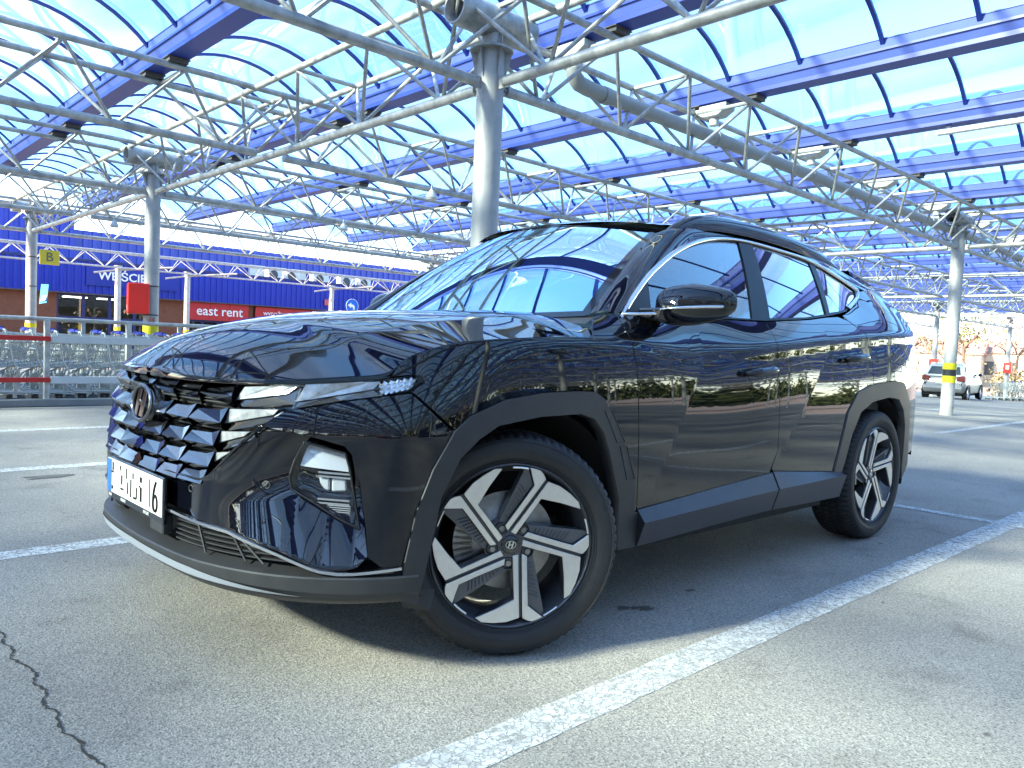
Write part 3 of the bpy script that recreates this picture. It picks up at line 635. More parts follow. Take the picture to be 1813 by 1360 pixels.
# ---- hood
def hood_mesh():
    xs = -.8935+1.2435*(np.linspace(0, 1, 120)**1.7); nt = 111; t = np.linspace(-1, 1, nt); t = np.sign(t)*(1-(1-np.abs(t))**1.25)
    V = []; N = []
    for x in xs:
        we = float(hood_edge_w(x))-.003; rear = .0
        w = t*we; xr = x if x < .0 else x-(x/.35)*(.12*(1-(t**2)))
        X = np.full(nt, 1.)*xr
        p = H(X, w); e = .003
        n = np.cross(H(X, w+e)-H(X, w-e), H(X+e, w)-H(X-e, w)); n /= np.linalg.norm(n, axis=1)[:, None]; n[n[:, 2] < 0] *= -1
        V.append(p); N.append(n)
    V = np.array(V); N = np.array(N); R_, C_ = V.shape[:2]
    v = list(V.reshape(-1, 3)); nn = list(N.reshape(-1, 3)); f = []
    for i in range(R_-1):
        for j in range(C_-1): f.append((i*C_+j, i*C_+j+1, (i+1)*C_+j+1, (i+1)*C_+j))
    # turned-down edge all round
    ring = [(i, C_-1) for i in range(R_)]+[(R_-1, j) for j in range(C_-2, -1, -1)]+[(i, 0) for i in range(R_-2, -1, -1)]
    b0 = len(v)
    for (i, j) in ring:
        q = V[i, j]; o = np.array([0., np.sign(q[1]) if i < R_-1 else 0, 0]) if i > 30 else np.array([-1., q[1]*1.2, 0]); o = o/max(np.linalg.norm(o), 1e-6)
        v += [q, q+np.array([0, 0, -.016])+o*.002]; nn += [o*.8+N[i, j]*.4, o]
    for k in range(len(ring)-1): f.append((b0+2*k, b0+2*k+1, b0+2*k+3, b0+2*k+2))
    nn = np.array(nn); nn /= np.maximum(np.linalg.norm(nn, axis=1), 1e-9)[:, None]
    return mesh('hood', v, f, PAINT, CAR, normals=nn)
hood_mesh()
# ---- flank panels, left and right
crease = [(x, float(zL(x))-.003) for x in np.linspace(-.485, .27, 26)]
arch_f = [(1.05, .40), (1.091, .508), (1.139, .63), (1.204, .735), (1.261, .778), (1.39, .823), (1.548, .842), (1.724, .846), (1.80, .843), (1.85, .819), (1.925, .723), (2.010, .600), (2.043, .563), (2.052, .50), (2.030, .40)]
fender = SXs(*crease)+SXs((.285, 1.06), (.325, 1.098), (.40, 1.108), (.455, 1.105), (.463, 1.057), (.503, .945), (.541, .405))+[(2.030, .40), (2.048, .50), (2.039, .565), (2.006, .602), (1.921, .726), (1.846, .822), (1.797, .846), (1.724, .849), (1.548, .845), (1.39, .826), (1.259, .781), (1.206, .741), (1.074, .849), (1.114, .873), (1.103, .894), (1.06, .8935), (1.015, .889)]
both('front_fender', [fender], S, .013, PAINT, CAR)
fd = SXs((.509, .945), (.547, .411), (1.0, .436), (1.497, .467), (1.511, .497), (1.552, .560), (1.547, .785), (1.531, 1.003), (1.522, 1.140))+SXs(*[(x, float(zBelt(x))-.004) for x in np.linspace(1.45, .50, 16)])+SXs((.463, 1.108), (.469, 1.057))
FD = both('front_door', [fd], S, .013, PAINT, CAR)
ra_out = [(3.66, .431), (3.782, .717), (3.899, .818), (4.048, .852), (4.11, .858), (4.367, .876), (4.526, .863), (4.617, .778), (4.654, .667), (4.69, .45)]
rd = SXs((1.522, .474), (2.145, .424))+[(3.655, .436), (3.778, .721), (3.896, .822), (4.048, .856), (4.098, .860)]+SXs((2.565, .99), (2.503, 1.125), (2.42, 1.19), (2.35, 1.208), (2.2, 1.196), (2.0, 1.174), (1.8, 1.159), (1.6, 1.146), (1.528, 1.141), (1.537, 1.003), (1.553, .785), (1.558, .559), (1.519, .493))
RD = both('rear_door', [rd], S, .013, PAINT, CAR)
qp = [(4.105, .862), (4.367, .880), (4.53, .867), (4.623, .781), (4.66, .667), (4.70, .44), (4.74, .44)]+SXs((3.33, .45), (3.33, 1.42), (3.1, 1.415), (2.985, 1.41), (2.955, 1.375), (2.75, 1.296), (2.55, 1.245), (2.43, 1.22), (2.43, 1.195), (2.51, 1.127), (2.571, .99))
both('rear_quarter_panel', [qp], S, .014, PAINT, CAR)
# ---- front bumper: cheeks, pockets, centre
cheek = [(1.071, .842), (1.198, .735), (1.137, .63), (1.089, .508), (1.062, .39), (1.055, .362), (1.0, .360), (.9597, .392), (.9555, .4566), (.934, .5927), (.909, .6733), (.8894, .695), (.83, .711), (.7696, .7235), (.70, .7315), (.648, .7375), (.69, .7655), (.7308, .7835), (.8714, .8125), (.989, .8315)]
both('front_bumper', [cheek], S, .011, PAINT, CAR, depth=.03)
pocket = [(.648, .7335), (.70, .7285), (.7696, .7205), (.83, .708), (.8894, .692), (.905, .6733), (.930, .5927), (.9518, .4566), (.9597, .392), (.935, .362), (.90, .352), (.8333, .3530), (.7125, .398), (.5502, .4362), (.42, .451), (.44, .50), (.462, .55), (.482, .592), (.5605, .665)]
both('bumper_pocket', [pocket], SP, .010, PAINT, CAR, depth=.0)
cofs = lambda s, z: S(s, z, -.020*sstep(.44, .30, s)*sstep(.568, .552, z))
V1, F1, N1 = surf_panel([[(0, .562), (.2593, .5655), (.43, .5695), (.462, .5828), (.480, .597), (.5605, .672), (.645, .7375), (.648, .7335), (.5605, .665), (.482, .592), (.462, .55), (.44, .50), (.42, .451), (.33, .46), (0, .465)]], cofs, .011, .012, flip_ref=out_left)
mesh('front_bumper', V1, F1, PAINT, CAR, normals=N1); mesh('front_bumper', V1*[1, -1, 1], [f[::-1] for f in F1], PAINT, CAR, normals=N1*[1, -1, 1])
# wall between visor edge and pocket
def edge_wall(pts, f0, f1, name, m):
    d = catmull(pts, 8)
    for sd in (1, -1):
        A = f0(d[:, 0], d[:, 1]); B = f1(d[:, 0], d[:, 1]); X = np.array([A, B])*[1, sd, 1]
        gridmesh(X, m, name, CAR, flip=(sd == 1))
edge_wall([(.648, .7355), (.70, .7300), (.7696, .722), (.83, .7095), (.8894, .6935), (.907, .6733), (.932, .5927), (.9535, .4566), (.9597, .392)], S, SP, 'visor_edge', PAINT)
# sensors
for s_, z_ in ((.379, .5327), (.6465, .5686)):
    for sd in (1, -1):
        c = (SP if s_ > .5 else cofs)(np.array([s_]), np.array([z_]))[0]; nx, nw = PN(s_); q = MB(); n = Vector((nx, -nw, 0)); c = Vector(c)
        q.path([c+n*.002+Vector((nw*.010*math.cos(t), nx*.010*math.cos(t), .010*math.sin(t))) for t in np.linspace(0, 2*math.pi, 16, endpoint=False)], .0016, 5, close=True)
        q.v = [(a, b*sd, e) for a, b, e in q.v]; q.build('parking_sensor', CLAD, CAR, smooth=True)
# ---- lower front: chrome line, intake, lip, skid
zch = lin((0, .455), (.30, .452), (.36, .4477), (.55, .4337), (.7128, .3897), (.80, .359), (.8335, .3497), (.88, .3445), (.9211, .3448), (1.0584, .3561))
loft_s([(lambda s: zch(s)+.006, lambda s: -.004+0*s), (lambda s: zch(s)+.004, lambda s: .006+0*s), (lambda s: zch(s)-.004, lambda s: .006+0*s), (lambda s: zch(s)-.007, lambda s: -.010+0*s)], .25, 1.055, 70, 'chrome_strip', CHROME, CAR, sharp=(1, 2))
loft_s([(.475, -.075), (.32, -.075)], 0, .9, 40, 'intake_backing', VOID, CAR)
for k in range(6):
    zz = .365+k*.0145
    loft_s([(zz+.003, -.035), (zz+.003, -.022), (zz-.001, -.022)], .265, float(np.interp(zz, [.36, .39, .4337, .448], [.80, .70, .53, .34])), 30, 'intake_slat', CLAD, CAR, sharp=(1,))
for s_, t_ in ((.40, .44), (.545, .60), (.57, .66)):
    for sd in (1, -1):
        a = S(np.array([s_]), np.array([zch(s_)-.008]), -.018)[0]; b = S(np.array([t_]), np.array([.352]), -.018)[0]
        q = MB(); q.tube(a*[1, sd, 1], b*[1, sd, 1], .0035, 6); q.build('intake_rib', CLAD, CAR)
# radar / lower plate bracket
q = MB(); q.box(-.892, -.86, -.24, -.13, .37, .43); q.build('radar_cover', CLAD, CAR, bevel=.004)
ztop = lin((0, .352), (.6, .350), (.8, .345), (1.1, .350))
loft_s([(lambda s: ztop(s)+.012, lambda s: -.075+0*s), (lambda s: ztop(s)+.0, lambda s: -.045+0*s), (.334, lambda s: .004+0*s), (.330, lambda s: .008+0*s), (lin((0, .312), (.9, .290), (1.12, .29)), .006), (lin((0, .300), (.75, .272), (1.12, .262)), lin((0, -.008), (1.12, -.004))), (.245, -.05), (.235, -.20)], 0, 1.105, 90, 'bumper_lip', CLAD, CAR, sharp=(2, 3, 4, 6))
loft_s([(lin((0, .316), (.4, .309), (.78, .281)), .0095), (lin((0, .290), (.4, .286), (.78, .278)), .004), (lin((0, .283), (.4, .280), (.78, .276)), -.004)], 0, .78, 60, 'skid_plate', SILV, CAR, sharp=(1,))
# ---- wheel arch cladding, sills
fa_in = [(1.1059, .248), (1.1346, .3775), (1.1674, .551), (1.2257, .6574), (1.2913, .7099), (1.3631, .7465), (1.54, .768), (1.729, .771), (1.80, .752), (1.85, .705), (1.885, .64), (1.958, .465), (1.979, .273)]
front_trim = [(1.062, .262), (1.062, .36)]+arch_f[1:-1]+[(2.055, .40), (2.078, .40), (2.085, .27)]+fa_in[::-1]
SCl = lambda s, z: S(s, z, .007+.010*sstep(.05, .0, np.abs(s-1.55)-.42)*0)
both('wheel_arch_trim', [front_trim], SCl, .016, CLAD, CAR, depth=.045)
ra_in = [(3.73, .39), (3.83, .60), (3.93, .715), (4.07, .765), (4.295, .788), (4.44, .772), (4.52, .71), (4.567, .62), (4.59, .376)]
rear_trim = [(3.70, .29), (3.66, .431)]+ra_out[1:]+[(4.72, .38), (4.62, .30)]+ra_in[::-1]+[(3.73, .29)]
both('wheel_arch_trim', [rear_trim], SCl, .016, CLAD, CAR, depth=.045)
for slot in ([(1.8515, .779), (1.8877, .7812), (1.9698, .6643), (1.9267, .6633)], [(1.9438, .6523), (1.982, .65), (2.0394, .5287), (1.9947, .5293)]):
    d = catmull(slot+[slot[0]], 1); pts = S(d[:, 0], d[:, 1], .0075)
    for sd in (1, -1):
        q = MB(); q.path([Vector(p*[1, sd, 1]) for p in pts[:-1]], .0022, 5, close=True); q.build('arch_vent_outline', CLAD, CAR)
SILLM = mat('sill_plastic_sky_lit', (.050, .050, .055), .36, noise=.2, nscale=12, bump=.1, bscale=900)  # cladding plastic with its base lightened to imitate sky reflected on the sills
def sill(x0, x1, zt, zm, zb, name):
    s0, s1 = sx(x0), sx(x1); s = np.linspace(s0, s1, 30)
    for sd in (1, -1):
        rows = [S(s, zt(s), -.006), S(s, zt(s), .003), S(s, zm(s), .040), S(s, zb(s), .012), S(s, zb(s)-.012, -.08)]
        X = np.array(rows)*[1, sd, 1]; gridmesh(X, SILLM, name, CAR, (1, 2, 3), flip=(sd == 1))
        for e in (0, -1):   # closed ends
            mesh(name+'_end', X[:, e], [(0, 1, 2, 3, 4) if (e == 0) == (sd == 1) else (4, 3, 2, 1, 0)], CLAD, CAR)
sill(.549, 1.515, lin((2.0, .402), (3.05, .466)), lin((2.0, .362), (3.1, .396)), lin((2.0, .270), (3.02, .297), (3.2, .297)), 'sill_trim')
sill(1.526, 2.19, lin((3.05, .471), (3.70, .419)), lin((3.05, .396), (3.70, .405)), lin((3.05, .297), (3.67, .290)), 'sill_trim')
# ---- underside and wheel housings
q = MB(); q.box(-.45, 3.2, -.62, .62, .20, .34); q.box(.50, 2.15, -.86, .86, .24, .42); q.box(-.76, -.44, -.50, .50, .24, .44); q.box(3.1, 3.5, -.75, .75, .28, .5); q.build('underbody', VOID, CAR)
for xc in (0., 2.68):
    for sd in (1, -1):
        a = np.linspace(R(-20), R(200), 26); rr = .42; prof = [(xc+rr*math.cos(t)*1.05, .40+rr*math.sin(t)*.93) for t in a]
        X = np.array([[(x, -sd*.905, z) for x, z in prof], [(x, -sd*.50, z) for x, z in prof]]); gridmesh(X, VOID, 'wheel_liner', CAR)
        mesh('wheel_liner', [(x, -sd*.50, z) for x, z in prof], [tuple(range(len(prof)))], VOID, CAR)
q = MB(); q.add([(-.42, -.80, .262), (-.33, -.86, .262), (-.345, -.86, .20), (-.40, -.80, .205)], [(0, 1, 2, 3), (3, 2, 1, 0)]); q.build('air_deflector', CLAD, CAR)
# ---- greenhouse: pillars, cant rail, roof, glass
Bp = np.array([(.462, 1.112), (.545, 1.165), (.63, 1.225), (.72, 1.282), (.81, 1.33), (.99, 1.4116), (1.21, 1.485), (1.44, 1.5316), (1.69, 1.55), (2.02, 1.5436), (2.37, 1.524), (2.66, 1.478), (2.96, 1.418), (3.12, 1.405), (3.3, 1.41)])
av = [0, .13, .26, .38, .50, .74, .97]
Ap = np.array([WS(a, 1.) for a in av]+[(x, -float(wRoof(x)), float(zRoof(x))-.052) for x in (1.36, 1.66, 2.0, 2.36, 2.68, 2.98, 3.14, 3.3)])
Bc = catmull(Bp, 10); Ac = catmull(Ap, 10); B3 = G(Bc[:, 0], Bc[:, 1], .001)
rows = []
for t in np.linspace(0, 1, 13):
    m_ = Ac*(1-t)+B3*t; chord = np.linalg.norm(B3-Ac, axis=1)[:, None]; tan = np.gradient(Ac*.5+B3*.5, axis=0); n_ = np.cross(tan, B3-Ac); n_ /= np.maximum(np.linalg.norm(n_, axis=1), 1e-9)[:, None]; n_[n_[:, 2] < 0] *= -1
    rows.append(m_+n_*chord*.16*math.sin(math.pi*t)**.8)
for sd in (1, -1): gridmesh(np.array(rows)*[1, sd, 1], PAINT, 'pillar_and_cant_rail', CAR, flip=(sd == -1))
nx_, nt_ = 60, 41; tt = np.linspace(-1, 1, nt_); X = np.zeros((nx_, nt_, 3))
for i, u in enumerate(np.linspace(0, 1, nx_)):
    x = .885+.145*tt**2*(1-u)+u*(3.30-.885); X[i, :, 0] = x; X[i, :, 1] = -tt*wRoof(x); X[i, :, 2] = zRoof(x)-.052*np.abs(tt)**2.4
gridmesh(X, PAINT, 'roof', CAR)
# spoiler, tailgate
rows = []
for z in np.linspace(.42, 1.41, 24):
    e = S(np.array([sx(3.33)]), np.array([z]))[0]; t = np.linspace(-1, 1, 31); bul = .24 if z < .95 else .24-.5*(z-.95)
    rows.append(np.stack([e[0]+bul*(1-np.abs(t)**2.6), -e[1]*t, np.full(31, z)], -1))
rows.append(np.stack([np.full(31, 3.30), np.linspace(-.505, .505, 31), np.full(31, 1.44)], -1))
gridmesh(np.array(rows), PAINT, 'tailgate', CAR)
for sd in (1, -1):
    q = MB(); q.box(3.36, 3.42, sd*.60-.12, sd*.60+.12, 1.0, 1.06); q.build('tail_lamp', mat('tail_lamp_red', (.25, .01, .01), .15, coat=1), CAR, bevel=.006)
q = MB(); q.add([(3.05, -.53, 1.53), (3.05, .53, 1.53), (3.50, .50, 1.47), (3.50, -.50, 1.47), (3.10, -.53, 1.49), (3.10, .53, 1.49), (3.48, .50, 1.445), (3.48, -.50, 1.445)], [(0, 1, 2, 3), (7, 6, 5, 4), (0, 3, 7, 4), (1, 5, 6, 2), (3, 2, 6, 7)]); q.build('roof_spoiler', PAINT, CAR)
# roof rails
for sd in (1, -1):
    rp = catmull([(1.045, -.612, 1.515), (1.13, -.622, 1.553), (1.26, -.625, 1.590), (1.56, -.618, 1.616), (2.17, -.604, 1.607), (2.60, -.585, 1.566), (2.78, -.575, 1.525)], 10)
    n_ = len(rp); hh = np.array([.008+.020*min(1, 5*min(i, n_-1-i)/n_) for i in range(n_)]); ring = [(.016, -1.9), (.019, -.5), (.015, .55), (.0, .95), (-.015, .55), (-.017, -.5), (-.014, -1.9)]
    X = np.array([[(p[0], (p[1]-a)*sd, p[2]-.012+b*h*.9) for p, h in zip(rp, hh)] for a, b in ring]); gridmesh(X, GBLK, 'roof_rail', CAR, flip=(sd == -1))
# windshield
na, nb = 24, 41; A, B_ = np.meshgrid(np.linspace(0.0, .985, na), np.linspace(-.985, .985, nb), indexing='ij')
gridmesh(WS(A, B_, -.003), WSG, 'windshield', CAR, flip=True)
def ws_strip(a0, a1, b0, b1, off, n=40):
    if a1-a0 < b1-b0: u = np.linspace(b0, b1, n); X = np.array([WS(np.full(n, a), u, off) for a in np.linspace(a0, a1, 3)])
    else: u = np.linspace(a0, a1, n); X = np.array([WS(u, np.full(n, b), off) for b in np.linspace(b0, b1, 3)])
    return X
q = [ws_strip(-.01, .035, -.985, .985, -.001), ws_strip(.955, 1.0, -.99, .99, -.001)]
for X in q: gridmesh(X, GBLK, 'windshield_border', CAR, flip=True)
for b in ((.955, 1.0), (-1.0, -.955)): gridmesh(ws_strip(0, 1, *b, -.001), GBLK, 'windshield_border', CAR)
for a0, b0, w_, c_ in ((.075, .62, .05, (.02, .35, .75)), (.072, .70, .055, (.75, .55, .6))):
    gridmesh(ws_strip(a0, a0+.05, b0, b0+w_, -.0045, 6), mat('sticker_%d' % int(c_[0]*100), c_, .4, noise=.5, nscale=90, dark=(.8, .8, .85)), 'windshield_sticker', CAR, flip=True)
# cowl and wipers
t = np.linspace(-1, 1, 31)
cow = np.array([np.stack([.235+.11*t**2, -.80*t, 1.075+.0*t], -1), np.stack([.235+.195*t**2+.03, -.76*t, 1.088+.022*t**2], -1)]); gridmesh(cow, CLAD, 'cowl', CAR)
for y0, L_ in ((-.52, .62), (.12, .55)):
    p = [WS(-.010+.012*k/8, -(y0+L_*k/8)/.745, .010-.006*k/8) for k in range(9)]; q = MB(); q.path([Vector(v) for v in p], .007, 6); q.build('wiper', CLAD, CAR)
# window frames, glass, chrome line
fwin = [(.685, 1.140), (.725, 1.262), (.81, 1.314), (.99, 1.395), (1.21, 1.468), (1.44, 1.514), (1.615, 1.5265), (1.435, 1.150), (1.05, 1.1425)]
rwin = [(1.745, 1.5285), (2.02, 1.524), (2.30, 1.506), (2.340, 1.50), (2.250, 1.218), (2.0, 1.188), (1.60, 1.162)]
qwin = [(2.405, 1.492), (2.62, 1.458), (2.90, 1.402), (2.86, 1.352), (2.70, 1.297), (2.50, 1.250), (2.300, 1.227)]
dlo = [(.50, 1.121), (.545, 1.158), (.63, 1.220), (.72, 1.277), (.81, 1.325), (.99, 1.4066), (1.21, 1.480), (1.44, 1.5266), (1.69, 1.545), (2.02, 1.5386), (2.37, 1.519), (2.66, 1.473), (2.93, 1.416), (2.90, 1.358), (2.75, 1.306), (2.55, 1.250), (2.28, 1.211), (2.0, 1.180), (1.556, 1.148), (1.0, 1.133)]
both('window_frame', [dlo, fwin, rwin, qwin], lambda x, z: G(x, z, -.004), .03, PILLAR, CAR, depth=.012)
for nm, lp, mm in (('front_window', fwin, SIDEG), ('rear_window', rwin, REARG), ('quarter_window', qwin, REARG)):
    both(nm, [lp], lambda x, z: G(x, z, -.011+.0012*np.sin(x*5)*np.cos(z*6)), .03, mm, CAR, depth=0)
Bo = catmull([(.475, 1.108)]+[tuple(p) for p in Bp[1:12]]+[(2.88, 1.433), (2.955, 1.412), (2.95, 1.385), (2.88, 1.345), (2.75, 1.303), (2.6, 1.262)], 10); d_ = np.gradient(Bo, axis=0); d_ /= np.linalg.norm(d_, axis=1)[:, None]
wd = (.019+.014*sstep(2.2, 2.7, Bo[:, 0]))*np.where(np.arange(len(Bo)) > 130, .55, 1); Bi = Bo+np.stack([d_[:, 1], -d_[:, 0]], 1)*wd[:, None]
for sd in (1, -1):
    X = np.array([G(Bo[:, 0], Bo[:, 1], .0015), G(Bo[:, 0]*.8+Bi[:, 0]*.2, Bo[:, 1]*.8+Bi[:, 1]*.2, .007), G(Bi[:, 0]*.8+Bo[:, 0]*.2, Bi[:, 1]*.8+Bo[:, 1]*.2, .007), G(Bi[:, 0], Bi[:, 1], -.003)])*[1, sd, 1]
    gridmesh(X, CHROME, 'window_chrome_trim', CAR, flip=(sd == -1))
mp = [(.50, 1.124), (.63, 1.217), (.715, 1.268), (.678, 1.134)]
both('mirror_base_panel', [mp], lambda x, z: G(x, z, .001), .03, CLAD, CAR)
# ---- door handles
for doors, s0, zc in ((FD, 2.900, .915), (RD, 3.872, .992)):
    for sd, door in zip((1, -1), doors):
        # cup
        n = 24; th = np.linspace(0, 2*np.pi, n, endpoint=False); rows = []
        for k, (f_, dp) in enumerate(((1.0, .0015), (.9, -.006), (.6, -.022), (.05, -.026))):
            rows.append(S(s0+.078*f_*np.cos(th), zc-.012+.045*f_*np.sin(th), dp))
        gridmesh(np.array(rows)*[1, sd, 1], GBLK, 'handle_cup', door, closed=True, flip=(sd == -1))
        u = np.linspace(-1, 1, 15); q = MB(); rr = [float(.006+.014*(1-abs(a)**4)) for a in u]
        q.path([Vector(p) for p in S(s0+.122*u, zc+.010*u+.006, .010+.034*(1-u**4))*[1, sd, 1]], rr, 8); q.build('door_handle', PAINT, door, smooth=True)
# ---- door mirrors
for sd in (1, -1):
    root = np.array([.70, -1.0, 1.165])
    def mir(u, v):  # superellipsoid: u around, v from back (0) to front (1)
        c, s_ = math.cos(u), math.sin(u); e = .62
        a = math.copysign(abs(c)**e, c); b = math.copysign(abs(s_)**e, s_)
        rad = math.sin(math.pi*(.5-.5*v))**.55 if v > 0 else 1
        lat = .124*a*rad; up = (.080 if b > 0 else .074)*b*rad*(1-.32*max(0, a))
        depth = -.115*v
        x = .728+depth+.62*lat*(1 if lat > 0 else .75); w = 1.0+lat; z = 1.163+up+.012*a
        return (x, -w*sd, z)
    U = 40; Vn = 14; X = np.array([[mir(2*math.pi*i/U, k/(Vn-1)) for i in range(U)] for k in range(Vn)])
    cap = gridmesh(X, PAINT, 'mirror_cap', CAR, closed=True, flip=(sd == -1))
    back = X[0]; c = back.mean(0); q = MB(); q.add([tuple(p) for p in back]+[tuple(c+np.array([-.008, 0, 0]))], [(i, (i+1) % U, U) for i in range(U)]); q.build('mirror_glass', DCHROME, cap)
    q = MB(); q.add([(.60, -sd*.84, 1.108), (.60, -sd*.93, 1.098), (.72, -sd*.95, 1.088), (.72, -sd*.845, 1.095), (.585, -sd*.84, 1.145), (.60, -sd*.95, 1.148), (.73, -sd*.97, 1.140), (.72, -sd*.84, 1.15)], [(0, 1, 2, 3), (4, 5, 6, 7), (0, 1, 5, 4), (1, 2, 6, 5), (2, 3, 7, 6), (3, 0, 4, 7)]); q.build('mirror_arm', GBLK, CAR, bevel=.008)
    # bright indicator line along the front of the housing
    cand = np.array([mir(math.pi+math.pi*a/60, v/40) for a in range(61) for v in range(6, 40)]); line = []
    for w_ in np.linspace(.905, 1.105, 14):
        zt_ = 1.138+.020*(w_-.905)/.2; d2 = (np.abs(cand[:, 1])-w_)**2+(cand[:, 2]-zt_)**2; k = np.argsort(d2)[:3]; line.append(Vector(cand[k].mean(0))+Vector((-.005, -.003*sd, 0)))
    q = MB(); q.path(line, [.0035+.0035*(i_/13) for i_ in range(14)], 6); q.build('mirror_indicator', CHROME, cap, smooth=True)
    q = MB(); q.path([Vector((.488, -sd*.848, 1.1165)), Vector((.55, -sd*.875, 1.121)), Vector((.61, -sd*.92, 1.126)), Vector((.66, -sd*.955, 1.128))], .0065, 6); q.build('mirror_chrome_line', CHROME, CAR, smooth=True)
# ---- grille
def SO(s, z, o): return tuple(S(np.array([s]), np.array([z]), o)[0])
GR = MB(); GR.add([], [])
loft_s([(.86, -.075), (.55, -.07)], 0, .60, 30, 'grille_backing', VOID, CAR)
loft_s([(.859, -.056), (.853, -.048), (.848, -.050), (.844, -.06)], 0, 1.02, 60, 'grille_upper_rim', DCHROME, CAR, sharp=(1, 2))
rows_ = [(.842, .074, [.035, .205, .36, .525]), (.766, .064, [.03, .190, .338, .500]), (.700, .060, [.03, .180, .325, .480]), (.639, .056, [.03, .176, .318, .466]), (.586, .030, [.03, .172, .312, .440])]
def cell(s0, s1, zt, h, sd, lean=-.012):
    q = MB(); L = s1-s0; P_ = lambda s, z, o: (lambda v: (v[0], v[1]*sd, v[2]))(SO(s, z, o))
    a = P_(s0-.002, zt-.002, lean); b = P_(s1-.035, zt+.001, lean); tip = P_(s1+.003, zt+.011, -.012); c = P_(s1, zt-.031, .006); d = P_(s0, zt-.029, .004)
    e = P_(s0+.42*L, zt-.046, -.012); g = P_(s1-.004, zt-h+.004, -.022); f_ = P_(s1-.040, zt-h+.014, -.030); k = P_(s0-.002, zt-.036, -.014); ab = P_(s0+.01, zt+.004, -.040); bb = P_(s1, zt+.004, -.045); gk = P_(s1-.006, zt-.04, -.05); kk = P_(s0+.0, zt-.044, -.05)
    q.add([a, b, tip, c, d, e, g, f_, k, ab, bb, gk, kk], [(0, 1, 3, 4), (1, 2, 3), (4, 3, 5), (4, 5, 8), (3, 6, 7), (3, 7, 5), (0, 9, 10, 1), (1, 10, 2), (0, 4, 8), (7, 6, 11), (5, 7, 11, 12), (8, 5, 12)])
    return q
for zt, h, sb in rows_:
    for s0, s1 in zip(sb[:-1], sb[1:]):
        for sd in (1, -1): cell(s0, s1, zt, h, sd, -.026 if zt > .83 else -.014).build('grille_cell', DCHROME, CAR)
    q = MB(); q.add([SO(0, zt+.008, -.008), (lambda v: (v[0], -v[1], v[2]))(SO(.034, zt-.012, -.004)), SO(0, zt-.036, .002), SO(.034, zt-.012, -.004)], [(0, 1, 2), (0, 2, 3)]); q.build('grille_cell', DCHROME, CAR)
for zt, h, sb in rows_[:4]:
    for k in range(3): loft_s([(zt-.034-k*.009, -.055), (zt-.037-k*.009, -.050), (zt-.040-k*.009, -.055)], .02, sb[-1], 12, 'grille_slat', CLAD, CAR)
# emblem: oval ring with a slanted H
def EM(y, z, o=0): return Vector((-.868-o+.35*(y*y)+.10*z, y, .752+z))
q = MB(); q.path([EM(.083*math.cos(t), .056*math.sin(t), .014) for t in np.linspace(0, 2*math.pi, 40, endpoint=False)], .0075, 8, close=True); EMB = q.build('emblem', DCHROME, CAR, smooth=True)
q = MB(); n = 40; q.add([tuple(EM(.080*math.cos(t), .053*math.sin(t), .006)) for t in np.linspace(0, 2*math.pi, n, endpoint=False)], [tuple(range(n))]); q.build('emblem_field', GBLK, EMB)
q = MB(); n = 40; ring = [tuple(EM(.090*math.cos(t), .062*math.sin(t), .010)) for t in np.linspace(0, 2*math.pi, n, endpoint=False)]; ring2 = [tuple(EM(.094*math.cos(t), .066*math.sin(t), -.03)) for t in np.linspace(0, 2*math.pi, n, endpoint=False)]
q.add(ring+ring2, [(i, (i+1) % n, n+(i+1) % n, n+i) for i in range(n)]); q.build('emblem_housing', DCHROME, EMB, smooth=True)
for poly in ([(.046, .038), (.022, .046), (-.004, -.044), (.028, -.046)], [(-.030, .046), (.002, .045), (-.024, -.046), (-.048, -.038)], [(.030, -.004), (-.030, .016), (-.026, .0), (.026, -.018)]):
    q = MB(); q.prism([(-a, b) for a, b in poly], lambda a, b: tuple(EM(a, b, .004)), lambda a, b: tuple(EM(a, b, .017))); q.build('emblem_stroke', DCHROME, EMB, bevel=.002)
# ---- daytime lights set in the grille wings
def slab(poly, o0, o1, name, m, parent, inset=.0):
    for sd in (1, -1):
        q = MB(); f0 = lambda s, z: tuple(np.array(SO(s, z, o0))*[1, sd, 1]); f1 = lambda s, z: tuple(np.array(SO(s, z, o1))*[1, sd, 1])
        pp = [(float(a), float(b)) for a, b in dens(poly, .05)]; q.prism(pp, f0, f1); q.build(name, m, parent, bevel=.0015)
for poly in ([(.5472, .8386), (.64, .8455), (.7415, .8498), (.7114, .8277), (.62, .812), (.5208, .7993)], [(.5031, .7729), (.6879, .7837), (.6739, .7676), (.494, .7312)], [(.482, .7079), (.5971, .716), (.5784, .702), (.4788, .6748)], [(.4667, .6459), (.5311, .654), (.4654, .618)], [(.7621, .8538), (.87, .8645), (.9849, .872), (.9646, .85), (.85, .828), (.7394, .8071)]):
    slab(poly, -.05, -.016, 'daytime_light', LAMPD, CAR)
for poly in ([(.520, .7975), (.62, .810), (.7105, .8262), (.748, .845), (.7373, .7987), (.5496, .7809)], [(.494, .7295), (.6739, .766), (.70, .781), (.705, .760), (.60, .731), (.51, .711)], [(.4788, .6730), (.5784, .7005), (.605, .714), (.615, .700), (.56, .676), (.49, .655)], [(.4654, .6165), (.5311, .652), (.55, .650), (.48, .598)], [(.7394, .8055), (.85, .8265), (.9646, .8485), (.989, .8317), (.8714, .8150), (.7347, .7879)]):
    slab(poly, -.055, -.022, 'light_surround', DCHROME, CAR)
